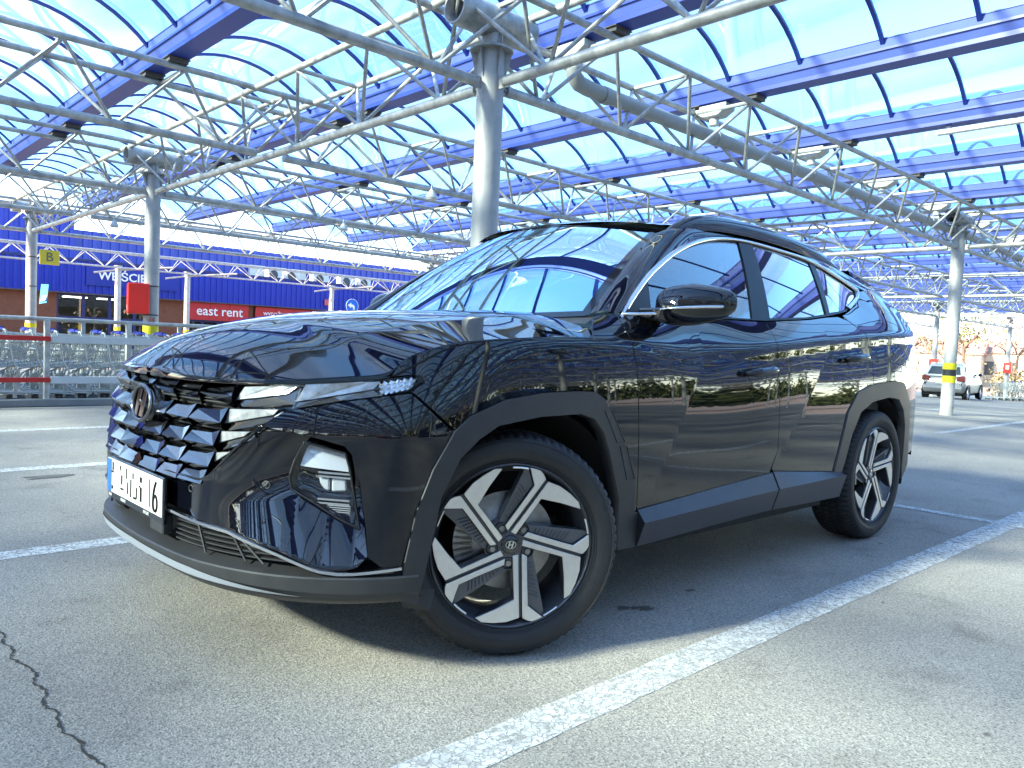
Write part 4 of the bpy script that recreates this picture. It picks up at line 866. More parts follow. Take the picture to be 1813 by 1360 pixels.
# faceted indicator at the wing tip
tl = [(.985, .871), (1.02, .8775), (1.06, .885), (1.1, .891)]; bl = [(.992, .834), (1.02, .8395), (1.05, .846), (1.078, .853)]
for sd in (1, -1):
    q = MB(); K = 6
    for i in range(K):
        for j in range(3):
            def at(u, v): 
                a = np.array([np.interp(u, [0, 1], [.975, 1.10]), np.interp(u, [0, 1], [.870, .8905])]); b = np.array([np.interp(u, [0, 1], [.985, 1.080]), np.interp(u, [0, 1], [.832, .853])]); return a*(1-v)+b*v
            c = [at(i/K, j/3), at((i+1)/K, j/3), at((i+1)/K, (j+1)/3), at(i/K, (j+1)/3)]; m_ = sum(c)/4
            q.add([tuple(np.array(SO(*p, -.020))*[1, sd, 1]) for p in c]+[tuple(np.array(SO(*m_, -.008))*[1, sd, 1])], [(0, 1, 4), (1, 2, 4), (2, 3, 4), (3, 0, 4)])
    q.build('wing_indicator', LAMPW, CAR)
both('wing_lamp_backing', [[(.52, .853), (.74, .856), (.9, .868), (1.03, .885), (1.105, .894), (1.112, .873), (1.075, .848), (.989, .834), (.8714, .815), (.7308, .786), (.69, .766), (.645, .738), (.56, .673), (.48, .60)]], lambda s, z: S(s, z, -.046), .03, GBLK, CAR, depth=0)
both('wing_lamp_cover', [[(.75, .8555), (.9, .8675), (1.03, .8845), (1.103, .8935), (1.110, .874), (1.073, .8485), (.989, .8345), (.8714, .8155), (.735, .788)]], lambda s, z: S(s, z, -.005), .03, LENS, CAR, depth=.012)
# ---- headlamps in the pockets
lampp = [(.7649, .6972), (.8868, .6709), (.9026, .6242), (.9326, .4745), (.937, .4580), (.8787, .4835), (.7939, .5316), (.7275, .5641), (.7201, .5964), (.7362, .6447)]
SL = lambda s, z: S(s, z, -.046)
HL = both('headlamp_cover', [lampp], SL, .012, LENS, CAR, depth=0)
for sd, hl in zip((1, -1), HL):
    mir3 = np.array([1, sd, 1]); PT = lambda s, z, o: tuple(np.array(SO(s, z, o))*mir3)
    d = dens(lampp, .012); ctr = np.mean(np.array(d), 0)
    A_ = np.array([PT(a, b, -.044) for a, b in d]); C2 = np.array([PT(*(ctr+(np.array(p)-ctr)*.90), -.085) for p in d]); D2 = np.array([PT(*(ctr+(np.array(p)-ctr)*.82), -.12) for p in d])
    gridmesh(np.array([A_, C2, D2]), mat('lamp_bezel_dark', (.10, .10, .105), .25, .3, coat=.4), 'headlamp_bowl', CAR, closed=True)
    mesh('headlamp_bowl', D2, [tuple(range(len(D2)))], GBLK, hl)
    q = MB(); q.path([Vector(p) for p in A_], .004, 6, close=True); q.build('headlamp_rim', GBLK, hl, smooth=True)
    # upper reflector
    u = [(.765, .690), (.882, .664), (.896, .634), (.80, .628), (.745, .645)]
    rows = [[PT(a, b, -.078) for a, b in [(.768, .690), (.80, .685), (.84, .676), (.882, .666)]], [PT(a, b, -.066) for a, b in [(.758, .668), (.80, .663), (.845, .657), (.89, .648)]], [PT(a, b, -.056) for a, b in [(.748, .628), (.80, .624), (.85, .620), (.897, .616)]]]
    gridmesh(np.array(rows), LAMPB, 'headlamp_reflector', hl)
    for z0, h in ((.6145, .009), (.540, .009)):
        for k in range(2):
            q = MB(); pp = [(.806, z0-k*.011+.002), (.902, z0-k*.011-.003), (.903, z0-k*.011-.003-h*.6), (.807, z0-k*.011+.002-h*.6)]; q.prism(pp, lambda a, b: PT(a, b, -.095), lambda a, b: PT(a, b, -.052)); q.build('headlamp_trim_bar', CHROME, hl)
    for pp in ([(.806, .600), (.838, .598), (.840, .560), (.826, .563), (.810, .580)], [(.846, .598), (.889, .596), (.892, .560), (.847, .558)]):
        q = MB(); q.prism(pp, lambda a, b: PT(a, b, -.10), lambda a, b: PT(a, b, -.060)); q.build('headlamp_projector', LAMPB, hl, bevel=.004)
    for k in range(6):
        z0 = .522-k*.006; q = MB(); pp = [(.835+.004*k, z0), (.905, z0-.004), (.905, z0-.007), (.835+.004*k, z0-.003)]; q.prism(pp, lambda a, b: PT(a, b, -.09), lambda a, b: PT(a, b, -.062)); q.build('headlamp_rib', LAMPW, hl)
# ---- number plate
PX = -.903
q = MB(); q.box(PX+.003, PX+.016, -.265, .265, .405, .548); HOLD = q.build('plate_holder', GBLK, CAR, bevel=.003)
q = MB(); q.box(PX, PX+.004, -.26, .26, .4278, .5418); PLT = q.build('number_plate', WHITEP, CAR, bevel=.001)
q = MB(); q.box(PX-.0012, PX+.002, .216, .2585, .4295, .5402); q.build('plate_band', BLUEP, PLT)
# the plate is partly blanked in the photograph: only stray strokes of its characters are left
for y0, y1, z0, z1 in ((.196, .204, .505, .532), (.196, .212, .496, .503), (.200, .208, .440, .452), (.120, .126, .512, .530), (.104, .112, .470, .500), (.090, .118, .452, .458), (.060, .064, .496, .530), (.044, .050, .448, .486), (.014, .020, .442, .500), (-.006, .000, .505, .524), (-.030, -.010, .442, .449), (-.034, -.040, .446, .482), (-.070, -.084, .505, .522), (-.072, -.084, .444, .490), (-.062, -.070, .488, .494)):
    q = MB(); q.box(PX-.0014, PX+.002, min(y0, y1)-.002, max(y0, y1)+.002, z0, z1); q.build('plate_mark', INKP, PLT)
q = MB(); q.box(PX-.0012, PX+.002, .112, .180, .437, .520); q.build('plate_blank', mat('plate_smudge', (.55, .57, .56), .5, noise=.3, nscale=40), PLT)
def pm(m): return Matrix(((0, 0, -1, PX-.0005), (-1, 0, 0, 0), (0, 1, 0, 0), (0, 0, 0, 1))) @ m
q = MB(); q.prism([(-.150, .528), (-.156, .528), (-.160, .442), (-.153, .442)], lambda a, b: (PX+.002, a, b), lambda a, b: (PX-.0012, a, b)); q.build('plate_mark', INKP, PLT)
q = MB(); q.path([Vector((PX-.001, -.208+.017*math.cos(t), .462+.024*math.sin(t))) for t in np.linspace(0, 2*math.pi, 18, endpoint=False)], .0042, 5, close=True); q.path([Vector((PX-.001, y, z)) for y, z in ((-.191, .466), (-.194, .490), (-.203, .512), (-.214, .528))], .0040, 5); q.build('plate_mark', INKP, PLT)
for y, w_ in ((.235, .03), (.10, .05), (-.12, .05)):
    q = MB(); q.box(PX+.0015, PX+.0035, y-w_/2, y+w_/2, .413, .422); q.build('holder_print', mat('holder_print', (.5, .5, .5), .5, noise=.9, nscale=260, dark=(.02, .02, .02)), HOLD)
# ---- wheels
RR = .2585
def wheel_meshes():
    M = {}
    # tyre
    prof = [(.250, -.205), (.262, -.212), (.285, -.222), (.318, -.224), (.340, -.215), (.351, -.202), (.3575, -.188), (.359, -.17), (.359, -.152), (.351, -.150), (.351, -.140), (.3595, -.138), (.3598, -.112), (.351, -.110), (.351, -.100), (.3598, -.098), (.3595, -.072), (.351, -.070), (.351, -.060), (.359, -.058), (.3585, -.038), (.356, -.022), (.351, -.009), (.341, .003), (.326, .010), (.308, .012), (.290, .009), (.279, .003), (.271, -.001), (.266, -.004), (.262, -.012), (.250, -.03)]
    n = 216; V = []; F = []
    for i in range(n):
        t = 2*math.pi*i/n; g = i % 3 == 0
        for j, (r, h) in enumerate(prof):
            tt_ = t+(.010*math.sin((h+.1)*20) if .345 < r else 0); rr = r
            if g and (6 <= j <= 8 or 19 <= j <= 22 or j in (11, 12, 15, 16)): rr = r-.0075
            V.append((rr*math.cos(tt_), h, rr*math.sin(tt_)))
    m = len(prof); F = [(i*m+k, ((i+1) % n)*m+k, ((i+1) % n)*m+k+1, i*m+k+1) for i in range(n) for k in range(m-1)]
    q = MB(); q.add([(a, -b, c) for a, b, c in V], F); M['tyre'] = q.mesh('tyre', auto=32)
    q = MB()
    for rr, w_ in ((.333, .0012), (.270, .0010), (.2765, .0008)): q.path([Vector((rr*math.cos(t), -(.0078 if rr > .3 else (.0012 if rr < .272 else .0045)), rr*math.sin(t))) for t in np.linspace(0, 2*math.pi, 72, endpoint=False)], w_*1.4, 4, close=True)
    for k in range(44):   # raised lettering reads only as a row of small blocks
        t = R(62+k*1.3 if k < 22 else 240+(k-22)*1.3)
        if k % 7 == 3: continue
        q.box(-.0024, .0024, -.0105-.0012, -.008, .297, .307); 
        for i in range(-8, 0):
            x, y, z = q.v[i]; a = t-math.pi/2; q.v[i] = (x*math.cos(a)-z*math.sin(a), y, x*math.sin(a)+z*math.cos(a))
    M['sidewall_ring'] = q.mesh('sidewall_ring')
    q = MB(); q.lathe([(.264, .004), (.259, .001), (.253, .006), (.244, .030), (.232, .045), (.230, .14), (.238, .20), (.255, .205)], 72); M['rim_barrel'] = q.mesh('rim_barrel', auto=40)
    qf = lambda x, z: -.026*max(0, 1-math.hypot(x, z))**1.1
    rot = lambda p, k: (p[0]*math.cos(k)-p[1]*math.sin(k), p[0]*math.sin(k)+p[1]*math.cos(k))
    Ah = [(-.122, -.070), (-.40, -.178), (-.618, -.262), (-.79, -.075), (-.955, .137), (-.985, .05), (-.955, -.10), (-.90, -.255), (-.807, -.395), (-.40, -.247), (-.085, -.135)]
    Bh = [(-.065, -.170), (-.40, -.292), (-.800, -.437), (-.81, -.50), (-.805, -.565), (-.765, -.62), (-.715, -.675), (-.640, -.455), (-.40, -.364), (-.075, -.246)]
    Gv = [(-.085, -.135), (-.807, -.395), (-.800, -.437), (-.065, -.170)]
    Bl = [(-.07, -.248), (-.635, -.460), (-.71, -.68), (-.66, -.69), (-.03, -.315)]
    def plate(polys, o0, o1, k):
        q = MB()
        for p in polys:
            pp = [rot(a, k) for a in p]; q.prism(pp, lambda x, z: (x*RR, -(qf(x, z)+o0), z*RR), lambda x, z: (x*RR, -(qf(x, z)+o1), z*RR))
        return q
    for k in range(5):
        a = k*2*math.pi/5
        M['bright_face.%d' % k] = plate([Ah, Bh], -.007, .0, a).mesh('spoke_face', bevel=.0010)
        q = plate([Ah, Bh], -.050, -.0075, a); q2 = plate([Gv], -.050, -.011, a); q.add(q2.v, q2.f); M['spoke.%d' % k] = q.mesh('spoke', bevel=.0012); q = plate([Bl], -.055, -.014, a)
        for j in range(9):   # ribs across the blade
            u = .16+.075*j; c0 = np.array([-.07, -.228])*(1-u)+np.array([-.635, -.442])*u; c1 = np.array([-.03, -.315])*(1-u)+np.array([-.66, -.69])*u; c0 = c0+(c1-c0)*.12; c1 = c1-(c1-c0)*.25; w_ = np.array([-.010, -.004])
            q4 = plate([[tuple(c0), tuple(c0+w_), tuple(c1+w_), tuple(c1)]], -.018, -.009, a); q.add(q4.v, q4.f)
        M['blade.%d' % k] = q.mesh('blade', bevel=.0010)
        q = MB(); q.path([Vector((.970*RR*math.cos(t), -.0005, .970*RR*math.sin(t))) for t in np.linspace(R(224.5)+a, R(236)+a, 8)], .0030, 6); M['rim_edge.%d' % k] = q.mesh('rim_edge')
        t = R(121)+a; c = (.235*RR*math.cos(t), .235*RR*math.sin(t)); q = MB(); q.lathe([(.0, .022), (.0095, .023), (.0105, .028), (.011, .06)], 6, c=(c[0], 0, c[1])); M['lug_nut.%d' % k] = q.mesh('lug_nut', auto=40)
        q = MB(); q.lathe([(.0165, .028), (.0185, .024), (.0205, .030), (.0205, .07)], 18, c=(c[0], 0, c[1])); M['lug_seat.%d' % k] = q.mesh('lug_seat', auto=40)
    q = MB(); q.lathe([(0, .0215), (.024, .0215), (.0285, .024), (.0295, .06)], 32); M['centre_cap'] = q.mesh('centre_cap', auto=40)
    q = MB(); q.lathe([(.030, .026), (.052, .030), (.085, .034), (.085, .075)], 40); M['hub'] = q.mesh('hub', auto=40)
    q = MB(); q.path([Vector((.0165*math.cos(t), +.0212, .0165*.72*math.sin(t))) for t in np.linspace(0, 2*math.pi, 24, endpoint=False)], .0014, 5, close=True)
    q.v = [(x, y-.0006, z) for x, y, z in q.v]
    for pl in ([(-.010, -.0085), (-.0065, -.0095), (-.0005, .010), (-.0055, .0095)], [(.0005, -.010), (.0055, -.0095), (.010, .0085), (.0065, .0095)], [(-.004, -.003), (.004, .0005), (.004, .0035), (-.004, 0)]): q.prism(pl, lambda x, z: (x, .0218, z), lambda x, z: (x, .0196, z))
    M['cap_emblem'] = q.mesh('cap_emblem')
    q = MB(); q.lathe([(.07, .085), (.075, .088), (.160, .090), (.160, .106), (.07, .108)], 48); M['brake_disc'] = q.mesh('brake_disc', auto=40)
    q = MB()
    for i in range(9):
        t = R(150+i*7); q.box(.118, .178, .070, .126, -.014, .014)
        for j in range(-8, 0):
            x, y, z = q.v[j]; q.v[j] = (x*math.cos(t)-z*math.sin(t), y, x*math.sin(t)+z*math.cos(t))
    M['brake_caliper'] = q.mesh('brake_caliper')
    return M
WM = wheel_meshes()
def put_wheel(cx, sd, steer, phase):
    piv = bpy.data.objects.new('wheel', None); COL.objects.link(piv); piv.parent = CAR; piv.empty_display_size = .1
    piv.location = (cx-1.345, -.795*sd, .357); piv.rotation_euler = (0, 0, steer+(0 if sd == 1 else math.pi))
    for k, me in WM.items():
        nm = k.split('.')[0]; m = {'tyre': RUBBER, 'sidewall_ring': RUBBER, 'rim_barrel': WDARK, 'bright_face': ALU, 'spoke': WDARK, 'blade': WBLADE, 'rim_edge': ALU, 'lug_nut': STEEL, 'lug_seat': WDARK, 'centre_cap': GBLK, 'hub': WDARK, 'cap_emblem': ALU, 'brake_disc': STEEL, 'brake_caliper': STEEL}[nm]
        o = link('spoke_face' if nm == 'bright_face' else nm, me, m, piv, local=True); o.location = (0, -.12, 0)
        if nm not in ('tyre', 'sidewall_ring', 'brake_caliper', 'brake_disc'): o.rotation_euler = (0, -phase if sd == 1 else phase, 0)
put_wheel(0, 1, -.512, 0); put_wheel(0, -1, -.512, .4); put_wheel(2.68, 1, 0, R(23)); put_wheel(2.68, -1, 0, 1.1)
# ---- cabin
SEATM = mat('seat_fabric_grey', (.10, .11, .12), .8, noise=.2, nscale=40); DASH = mat('dashboard_grey', (.05, .055, .06), .6, noise=.2, nscale=20); LINER = mat('headliner', (.42, .42, .40), .9)
def soft(name, cx, cy, cz, sx_, sy_, sz_, tilt, m, p=4.):
    q = MB(); U, Vv = 20, 12; pts = []
    for j in range(Vv+1):
        f = math.pi*(j/Vv-.5)
        for i in range(U):
            t = 2*math.pi*i/U; c = lambda a: math.copysign(abs(math.cos(a))**(2/p), math.cos(a)); s = lambda a: math.copysign(abs(math.sin(a))**(2/p), math.sin(a))
            x, y, z = sx_*c(f)*c(t), sy_*c(f)*s(t), sz_*s(f); pts.append((cx+x*math.cos(tilt)+z*math.sin(tilt), cy+y, cz-x*math.sin(tilt)+z*math.cos(tilt)))
    q.add(pts, [(j*U+i, j*U+(i+1) % U, (j+1)*U+(i+1) % U, (j+1)*U+i) for j in range(Vv) for i in range(U)]); return q.build(name, m, CAR, smooth=True)
for y in (-.38, .38):
    soft('seat_cushion', 1.28, y, .62, .27, .25, .09, 0, SEATM); soft('seat_back', 1.58, y, .95, .08, .24, .36, R(18), SEATM); soft('headrest', 1.70, y, 1.36, .055, .13, .10, R(10), SEATM)
soft('rear_seat_cushion', 2.12, 0, .66, .25, .62, .10, 0, SEATM); soft('rear_seat_back', 2.48, 0, 1.0, .08, .62, .36, R(20), SEATM)
for y in (-.4, .4): soft('headrest', 2.60, y, 1.34, .05, .13, .08, R(12), SEATM)
soft('dashboard', .72, 0, .92, .26, .74, .15, R(-6), DASH); soft('instrument_screen', .88, -.36, 1.085, .012, .20, .06, R(12), GBLK)
q = MB(); q.path([Vector((.965+.17*math.sin(t)*.35, -.38+.18*math.cos(t), 1.00+.17*math.sin(t))) for t in np.linspace(0, 2*math.pi, 32, endpoint=False)], .015, 8, close=True); q.tube((.965, -.38, 1.0), (.80, -.38, .93), .03, 10)
for t in (R(0), R(180), R(270)): q.tube((.965, -.38, 1.0), (.965+.17*math.sin(t)*.35, -.38+.18*math.cos(t), 1.0+.17*math.sin(t)), .014, 6)
q.build('steering_wheel', DASH, CAR, smooth=True)
q = MB(); q.box(1.0, 3.0, -.50, .50, 1.545, 1.555); q.build('headliner', LINER, CAR)
soft('rear_view_mirror', .98, 0, 1.43, .02, .12, .04, R(10), GBLK)
q = MB(); q.box(.55, 3.1, -.78, .78, .42, .5); q.box(.50, .60, -.74, .74, .5, 1.05); q.box(3.05, 3.2, -.7, .7, .5, 1.1); q.build('cabin_floor', VOID, CAR)
for sd in (1, -1):
    q = MB(); q.tube((1.50, -.74*sd, 1.05), (1.66, -.58*sd, 1.52), .035, 8); q.build('centre_pillar_inside', DASH, CAR, smooth=True)
    q = MB(); q.box(.6, 2.9, -sd*.80-.02, -sd*.80+.02, .5, 1.1); q.build('door_card', DASH, CAR)
q = MB(); q.path([Vector(p) for p in [(1.52, -.60, 1.40), (1.48, -.62, 1.25), (1.44, -.56, .95)]], .012, 6); q.build('seat_belt', LINER, CAR)
# ================================================================== shop front on the left
FY = 27.0
BCLAD = mat('blue_cladding', (.008, .026, .36), .42, noise=.10, nscale=2)
BRICK = mat('brick_far', (.22, .085, .045), .85, noise=.3, nscale=7, bump=.2, bscale=60)
FRAME = mat('dark_blue_frame', (.012, .020, .12), .4)
SHOPG = glass('shop_glass', (.30, .33, .36), 2.2)
RED = mat('red_sign', (.50, .022, .025), .45, noise=.12, nscale=5)
WHITE = mat('white_lettering', (.85, .85, .85), .5)
SHOP = empty('shop_building', (8, FY, 0), 'blue clad shop front with brick base and glazed entrance on the left', 'building')
def corr(x0, x1, z0, z1, y, p=.25, d=.03):
    q = MB(); xs = []; x = x0
    while x < x1: xs += [(x, y), (x+p*.45, y), (x+p*.5, y-d), (x+p*.95, y-d)]; x += p
    xs.append((x1, y)); n = len(xs); q.add([(a, b, z0) for a, b in xs]+[(a, b, z1) for a, b in xs], [(i, i+1, n+i+1, n+i) for i in range(n-1)]); return q
corr(-22, 26, 2.10, 3.16, FY-.25, .22).build('fascia', BCLAD, SHOP)
q = MB(); q.box(-22, 26, FY-.30, FY+.3, 3.16, 3.24); q.build('fascia_cap', FRAME, SHOP)
q = MB(); q.box(-22, 26, FY-.25, FY+.1, 2.06, 2.10); q.build('soffit', mat('soffit', (.10, .09, .10), .7), SHOP)
q = MB(); q.box(-22, 5.15, FY, FY+.3, 0, 2.08); q.box(8.45, 9.45, FY, FY+.3, 0, 2.08); q.box(11.85, 12.05, FY, FY+.3, 0, 2.08); q.box(14.6, 26, FY, FY+.3, 0, 2.08); q.box(9.45, 14.6, FY+.02, FY+.3, 0, .25); q.build('brick_wall', BRICK, SHOP)
q = MB(); q.box(-22, 26, FY+3.5, FY+3.6, 0, 3.1); q.build('shop_interior_wall', mat('shop_interior', (.30, .28, .25), .8, noise=.5, nscale=1.5), SHOP)
q = MB(); q.box(-22, 26, FY+.3, FY+6, 3.10, 3.16); q.build('flat_roof', mat('roof_felt', (.12, .12, .12), .9), SHOP)
q = MB()
for k in range(3): q.box(5.6+k*1.1, 6.3+k*1.1, FY+.8, FY+1.2, 1.96, 2.0)
q.build('ceiling_lamp', mat('shop_lamp', (.9, .9, .85), .5, emit=(1, .95, .85, 3)), SHOP)
# entrance: frames and panes
def glazing(x0, x1, n, z0, z1, mid):
    for i in range(n):
        a, b = x0+(x1-x0)*i/n, x0+(x1-x0)*(i+1)/n
        for c, d in ((z0, mid), (mid, z1)):
            q = MB(); q.add([(a+.04, FY+.06, c+.04), (b-.04, FY+.06, c+.04), (b-.04, FY+.06, d-.04), (a+.04, FY+.06, d-.04)], [(0, 1, 2, 3)]); q.build('pane', SHOPG, SHOP)
    q = MB()
    for i in range(n+1): x = x0+(x1-x0)*i/n; q.box(x-.05, x+.05, FY+.01, FY+.10, z0, z1)
    for z in (z0+.03, mid, z1-.03): q.box(x0, x1, FY+.0, FY+.11, z-.045, z+.045)
    q.build('glazing_frame', FRAME, SHOP)
glazing(5.15, 8.45, 4, 0, 2.08, 1.25); glazing(9.45, 11.85, 4, .25, 1.40, .9); glazing(12.05, 14.6, 3, .25, 1.45, .9)
q = MB(); q.box(5.95, 9.0, FY-.32, FY-.285, 2.38, 3.06); q.build('name_panel', mat('blue_name_panel', (.010, .026, .28), .35), SHOP)
TF = lambda x, y, z: Matrix.Translation((x, y, z)) @ Matrix.Rotation(math.pi/2, 4, 'X')
text_mesh('lettering', 'WEJŚCIE', .40, WHITE, SHOP, TF(7.10, FY-.34, 2.72), ext=.01, bold=.006)
def redsign(x0, x1, z0, z1, label, npan):
    o = empty('shop_sign', ((x0+x1)/2, FY-.2, z0), label, 'sign', 'red rental signs')
    for i in range(npan):
        a, b = x0+(x1-x0)*i/npan, x0+(x1-x0)*(i+1)/npan; q = MB(); q.box(a+.006, b-.006, FY-.12, FY-.06, z0, z1); q.build('panel', RED, o, bevel=.004)
    return o
o = redsign(9.52, 11.80, 1.40, 2.05, 'red sign lettered east rent beside the shop entrance', 3); text_mesh('lettering', 'east rent', .50, WHITE, o, TF(10.66, FY-.13, 1.74), ext=.006, bold=.004)
o = redsign(12.08, 14.58, 1.46, 2.03, 'red sign with two rows of small white lettering behind the bonnet', 3); text_mesh('lettering', 'wypożycz.', .27, WHITE, o, TF(12.98, FY-.13, 1.80), ext=.006); text_mesh('lettering', 'w Pi', .27, WHITE, o, TF(12.52, FY-.13, 1.58), ext=.006)
q = MB(); q.box(15.0, 15.18, FY-.36, FY-.30, 2.28, 2.52); tag(q.build('small_notice', mat('pinkish_notice', (.55, .12, .14), .5), bevel=.004), 'small pinkish notice on the blue fascia', 'notice')
# taller hall behind, and plant on the low roof
HALL = empty('store_hall', (6, 34, 0), 'tall blue corrugated store hall rising behind the low shop front', 'building')
corr(-24, 7.0, 0, 5.6, 33, .35, .05).build('wall', BCLAD, HALL); corr(7.0, 27, 0, 4.9, 33.2, .35, .05).build('wall', mat('mid_blue_cladding', (.030, .055, .36), .5, noise=.1, nscale=1), HALL)
q = MB(); q.box(-24, 27, 33.3, 60, 4.8, 4.88); q.box(-24, 7.0, 33.1, 60, 5.5, 5.58); q.build('roof', mat('roof_felt', (.12, .12, .12), .9), HALL)
for x in (14.6, 15.7, 16.75, 17.8): q = MB(); q.box(x, x+.75, 32.95, 33.12, 3.2, 4.2); q.build('pale_panel', mat('pale_hall_panel', (.50, .52, .50), .6, noise=.2, nscale=1), HALL)
for j, (x, w) in enumerate(((13.2, .6), (14.0, .6), (15.3, .75), (16.6, .75), (17.5, .6))):
    r = empty('air_conditioner', (x, 27.7, 3.16), ['leftmost', 'second', 'third', 'fourth', 'fifth'][j]+' air conditioning unit on the shop roof from the left', 'air conditioner', 'air conditioning units on the shop roof')
    q = MB(); q.box(-w/2, w/2, -.15, .18, .02, .46); q.build('casing', PVC, r, local=True, bevel=.02)
    q = MB(); q.lathe([(.16, -.165), (.18, -.165), (.18, -.15), (.0, -.152)], 20, 'y', (-.06, 0, .25)); q.build('fan_grille', mat('dark_grille', (.06, .06, .06), .5), r, local=True)
    q = MB(); q.box(-w/2+.05, -w/2+.12, -.12, .14, 0, .021); q.box(w/2-.12, w/2-.05, -.12, .14, 0, .021); q.build('foot', GALV, r, local=True)
for j, x in enumerate((6.46, 8.70, 14.35)):
    r = empty('porch_post', (x, 25, 0), ['slim grey porch post in front of the entrance lettering', 'slim grey porch post left of the east rent sign', 'slim grey porch post seen just left of the windscreen'][j], 'post', 'slim porch posts by the shop')
    q = MB(); q.lathe([(.095, 0), (.095, 3.0)], 18, 'z'); q.build('shaft', GALVC, r, local=True, auto=40); q = MB(); q.lathe([(.09, 2.98), (.13, 2.98), (.13, 3.0), (.05, 3.0)], 18, 'z'); q.build('cap', GALV, r, local=True, auto=40)
    q = MB(); q.lathe([(.096, .88), (.098, .88), (.098, 1.0), (.096, 1.0)], 18, 'z'); q.build('warning_band', YEL, r, local=True)
    q = MB(); q.tube((0, 0, 2.86), (1.5, -.6, 3.05), .035, 8); q.tube((0, 0, 2.86), (-.7, .1, 2.72), .03, 8); q.build('bracket', GALV, r, local=True)
# low porch truss in front of the shop
for j, x in enumerate((-6, 2, 10, 18)):
    q = MB(); L_ = 8.0
    for y, z, rr in ((24.8, 2.92, .03), (24.8, 3.42, .03), (25.3, 3.42, .03)): q.tube((x, y, z), (x+L_, y, z), rr, 8)
    for i in range(8):
        for y in (24.8, 25.3):
            q.tube((x+i*1., 24.8, 2.92), (x+i*1.-.5, y, 3.42), .014, 6); q.tube((x+i*1., 24.8, 2.92), (x+i*1.+.5, y, 3.42), .014, 6)
    tag(q.build('porch_truss', GALV, auto=40), ['low porch truss left of the yellow B sign', 'low porch truss across the shop entrance', 'low porch truss above the red signs', 'low porch truss behind the windscreen'][j], 'truss', 'porch trusses along the shop')
# signs
SIGNY = mat('yellow_sign', (.80, .62, .05), .45); SIGNB = mat('blue_sign', (.015, .16, .62), .4); GREYL = mat('grey_lettering', (.16, .15, .13), .5)
o = empty('letter_sign', (3.05, 18.6, 2.4), 'square yellow sign with a grey letter B on the leftmost column', 'sign')
q = MB(); q.box(2.82, 3.24, 18.57, 18.60, 2.40, 2.75); q.build('board', SIGNY, o, bevel=.01); text_mesh('lettering', 'B', .30, GREYL, o, TF(3.03, 18.565, 2.575), ext=.004)
o = empty('parking_sign', (2.86, 18.5, 1.45), 'narrow light blue sign seen edge on beside the leftmost column', 'sign')
q = MB(); q.add([(2.82, 18.56, 1.46), (2.95, 18.44, 1.50), (2.99, 18.44, 1.93), (2.86, 18.56, 1.93)], [(0, 1, 2, 3), (3, 2, 1, 0)]); q.build('board', mat('cyan_sign', (.05, .38, .70), .4), o)
q = MB(); q.add([(2.845, 18.53, 1.53), (2.92, 18.455, 1.55), (2.955, 18.455, 1.66), (2.88, 18.53, 1.66)], [(0, 1, 2, 3), (3, 2, 1, 0)]); q.v = [(a-.004, b-.008, c) for a, b, c in q.v]; q.build('pictogram', WHITE, o)
o = empty('cabinet', (2.47, 10.5, 1.2), 'red metal cabinet strapped to the column beside the trolley bay', 'cabinet')
q = MB(); q.add([(2.36, 10.74, 1.215), (2.30, 10.50, 1.215), (2.60, 10.40, 1.215), (2.66, 10.64, 1.215), (2.36, 10.74, 1.70), (2.30, 10.50, 1.70), (2.60, 10.40, 1.70), (2.66, 10.64, 1.70)], [(0, 1, 2, 3), (4, 5, 6, 7), (0, 1, 5, 4), (1, 2, 6, 5), (2, 3, 7, 6), (3, 0, 4, 7)]); q.build('body', mat('red_cabinet', (.62, .018, .012), .35), o, bevel=.012)
q = MB(); q.add([(2.328, 10.605, 1.27), (2.311, 10.54, 1.27), (2.311, 10.54, 1.35), (2.328, 10.605, 1.35)], [(0, 1, 2, 3), (3, 2, 1, 0)]); q.v = [(a-.006, b, c) for a, b, c in q.v]; q.build('label_plate', WHITE, o)
text_mesh('column_number', '34', .11, mat('red_number', (.6, .08, .03), .5), COLS[(2.69, 10.60)], Matrix.Translation((2.66, 10.482, 1.13)) @ Matrix.Rotation(math.pi/2, 4, 'X'), ext=.002)
o = empty('arrow_sign', (14.68, 24, 0), 'round blue sign with a white arrow turning left by the windscreen', 'sign')
q = MB(); q.lathe([(0, -.012), (.275, -.012), (.275, .012), (0, .012)], 36, 'y', (14.68, 24, 2.21)); q.build('disc', mat('sign_blue', (.01, .14, .60), .35), o, auto=40)
q = MB(); q.lathe([(.262, -.016), (.277, -.016), (.277, -.0125), (.262, -.0125)], 36, 'y', (14.68, 24, 2.21)); q.build('rim', WHITE, o)
q = MB(); q.prism([(-.20, .02), (-.05, .13), (-.05, .06), (.05, .05), (.11, -.02), (.11, -.14), (.17, -.14), (.17, 0), (.09, -.0+.10-.11), (.06, -.02), (-.05, -.02), (-.05, -.09)][:6]+[(.19, -.14), (.18, .0), (.10, .10)][:1]+[(.19, -.14), (.04, -.14), (.03, -.05), (-.05, -.03), (-.05, -.09)], lambda a, b: (14.68+a, 23.986, 2.21+b), lambda a, b: (14.68+a, 23.980, 2.21+b)); q.build('arrow', WHITE, o)
q = MB(); q.tube((14.68, 24.03, 0), (14.68, 24.03, 2.4), .03, 10); q.build('pole', GALV, o, auto=40)
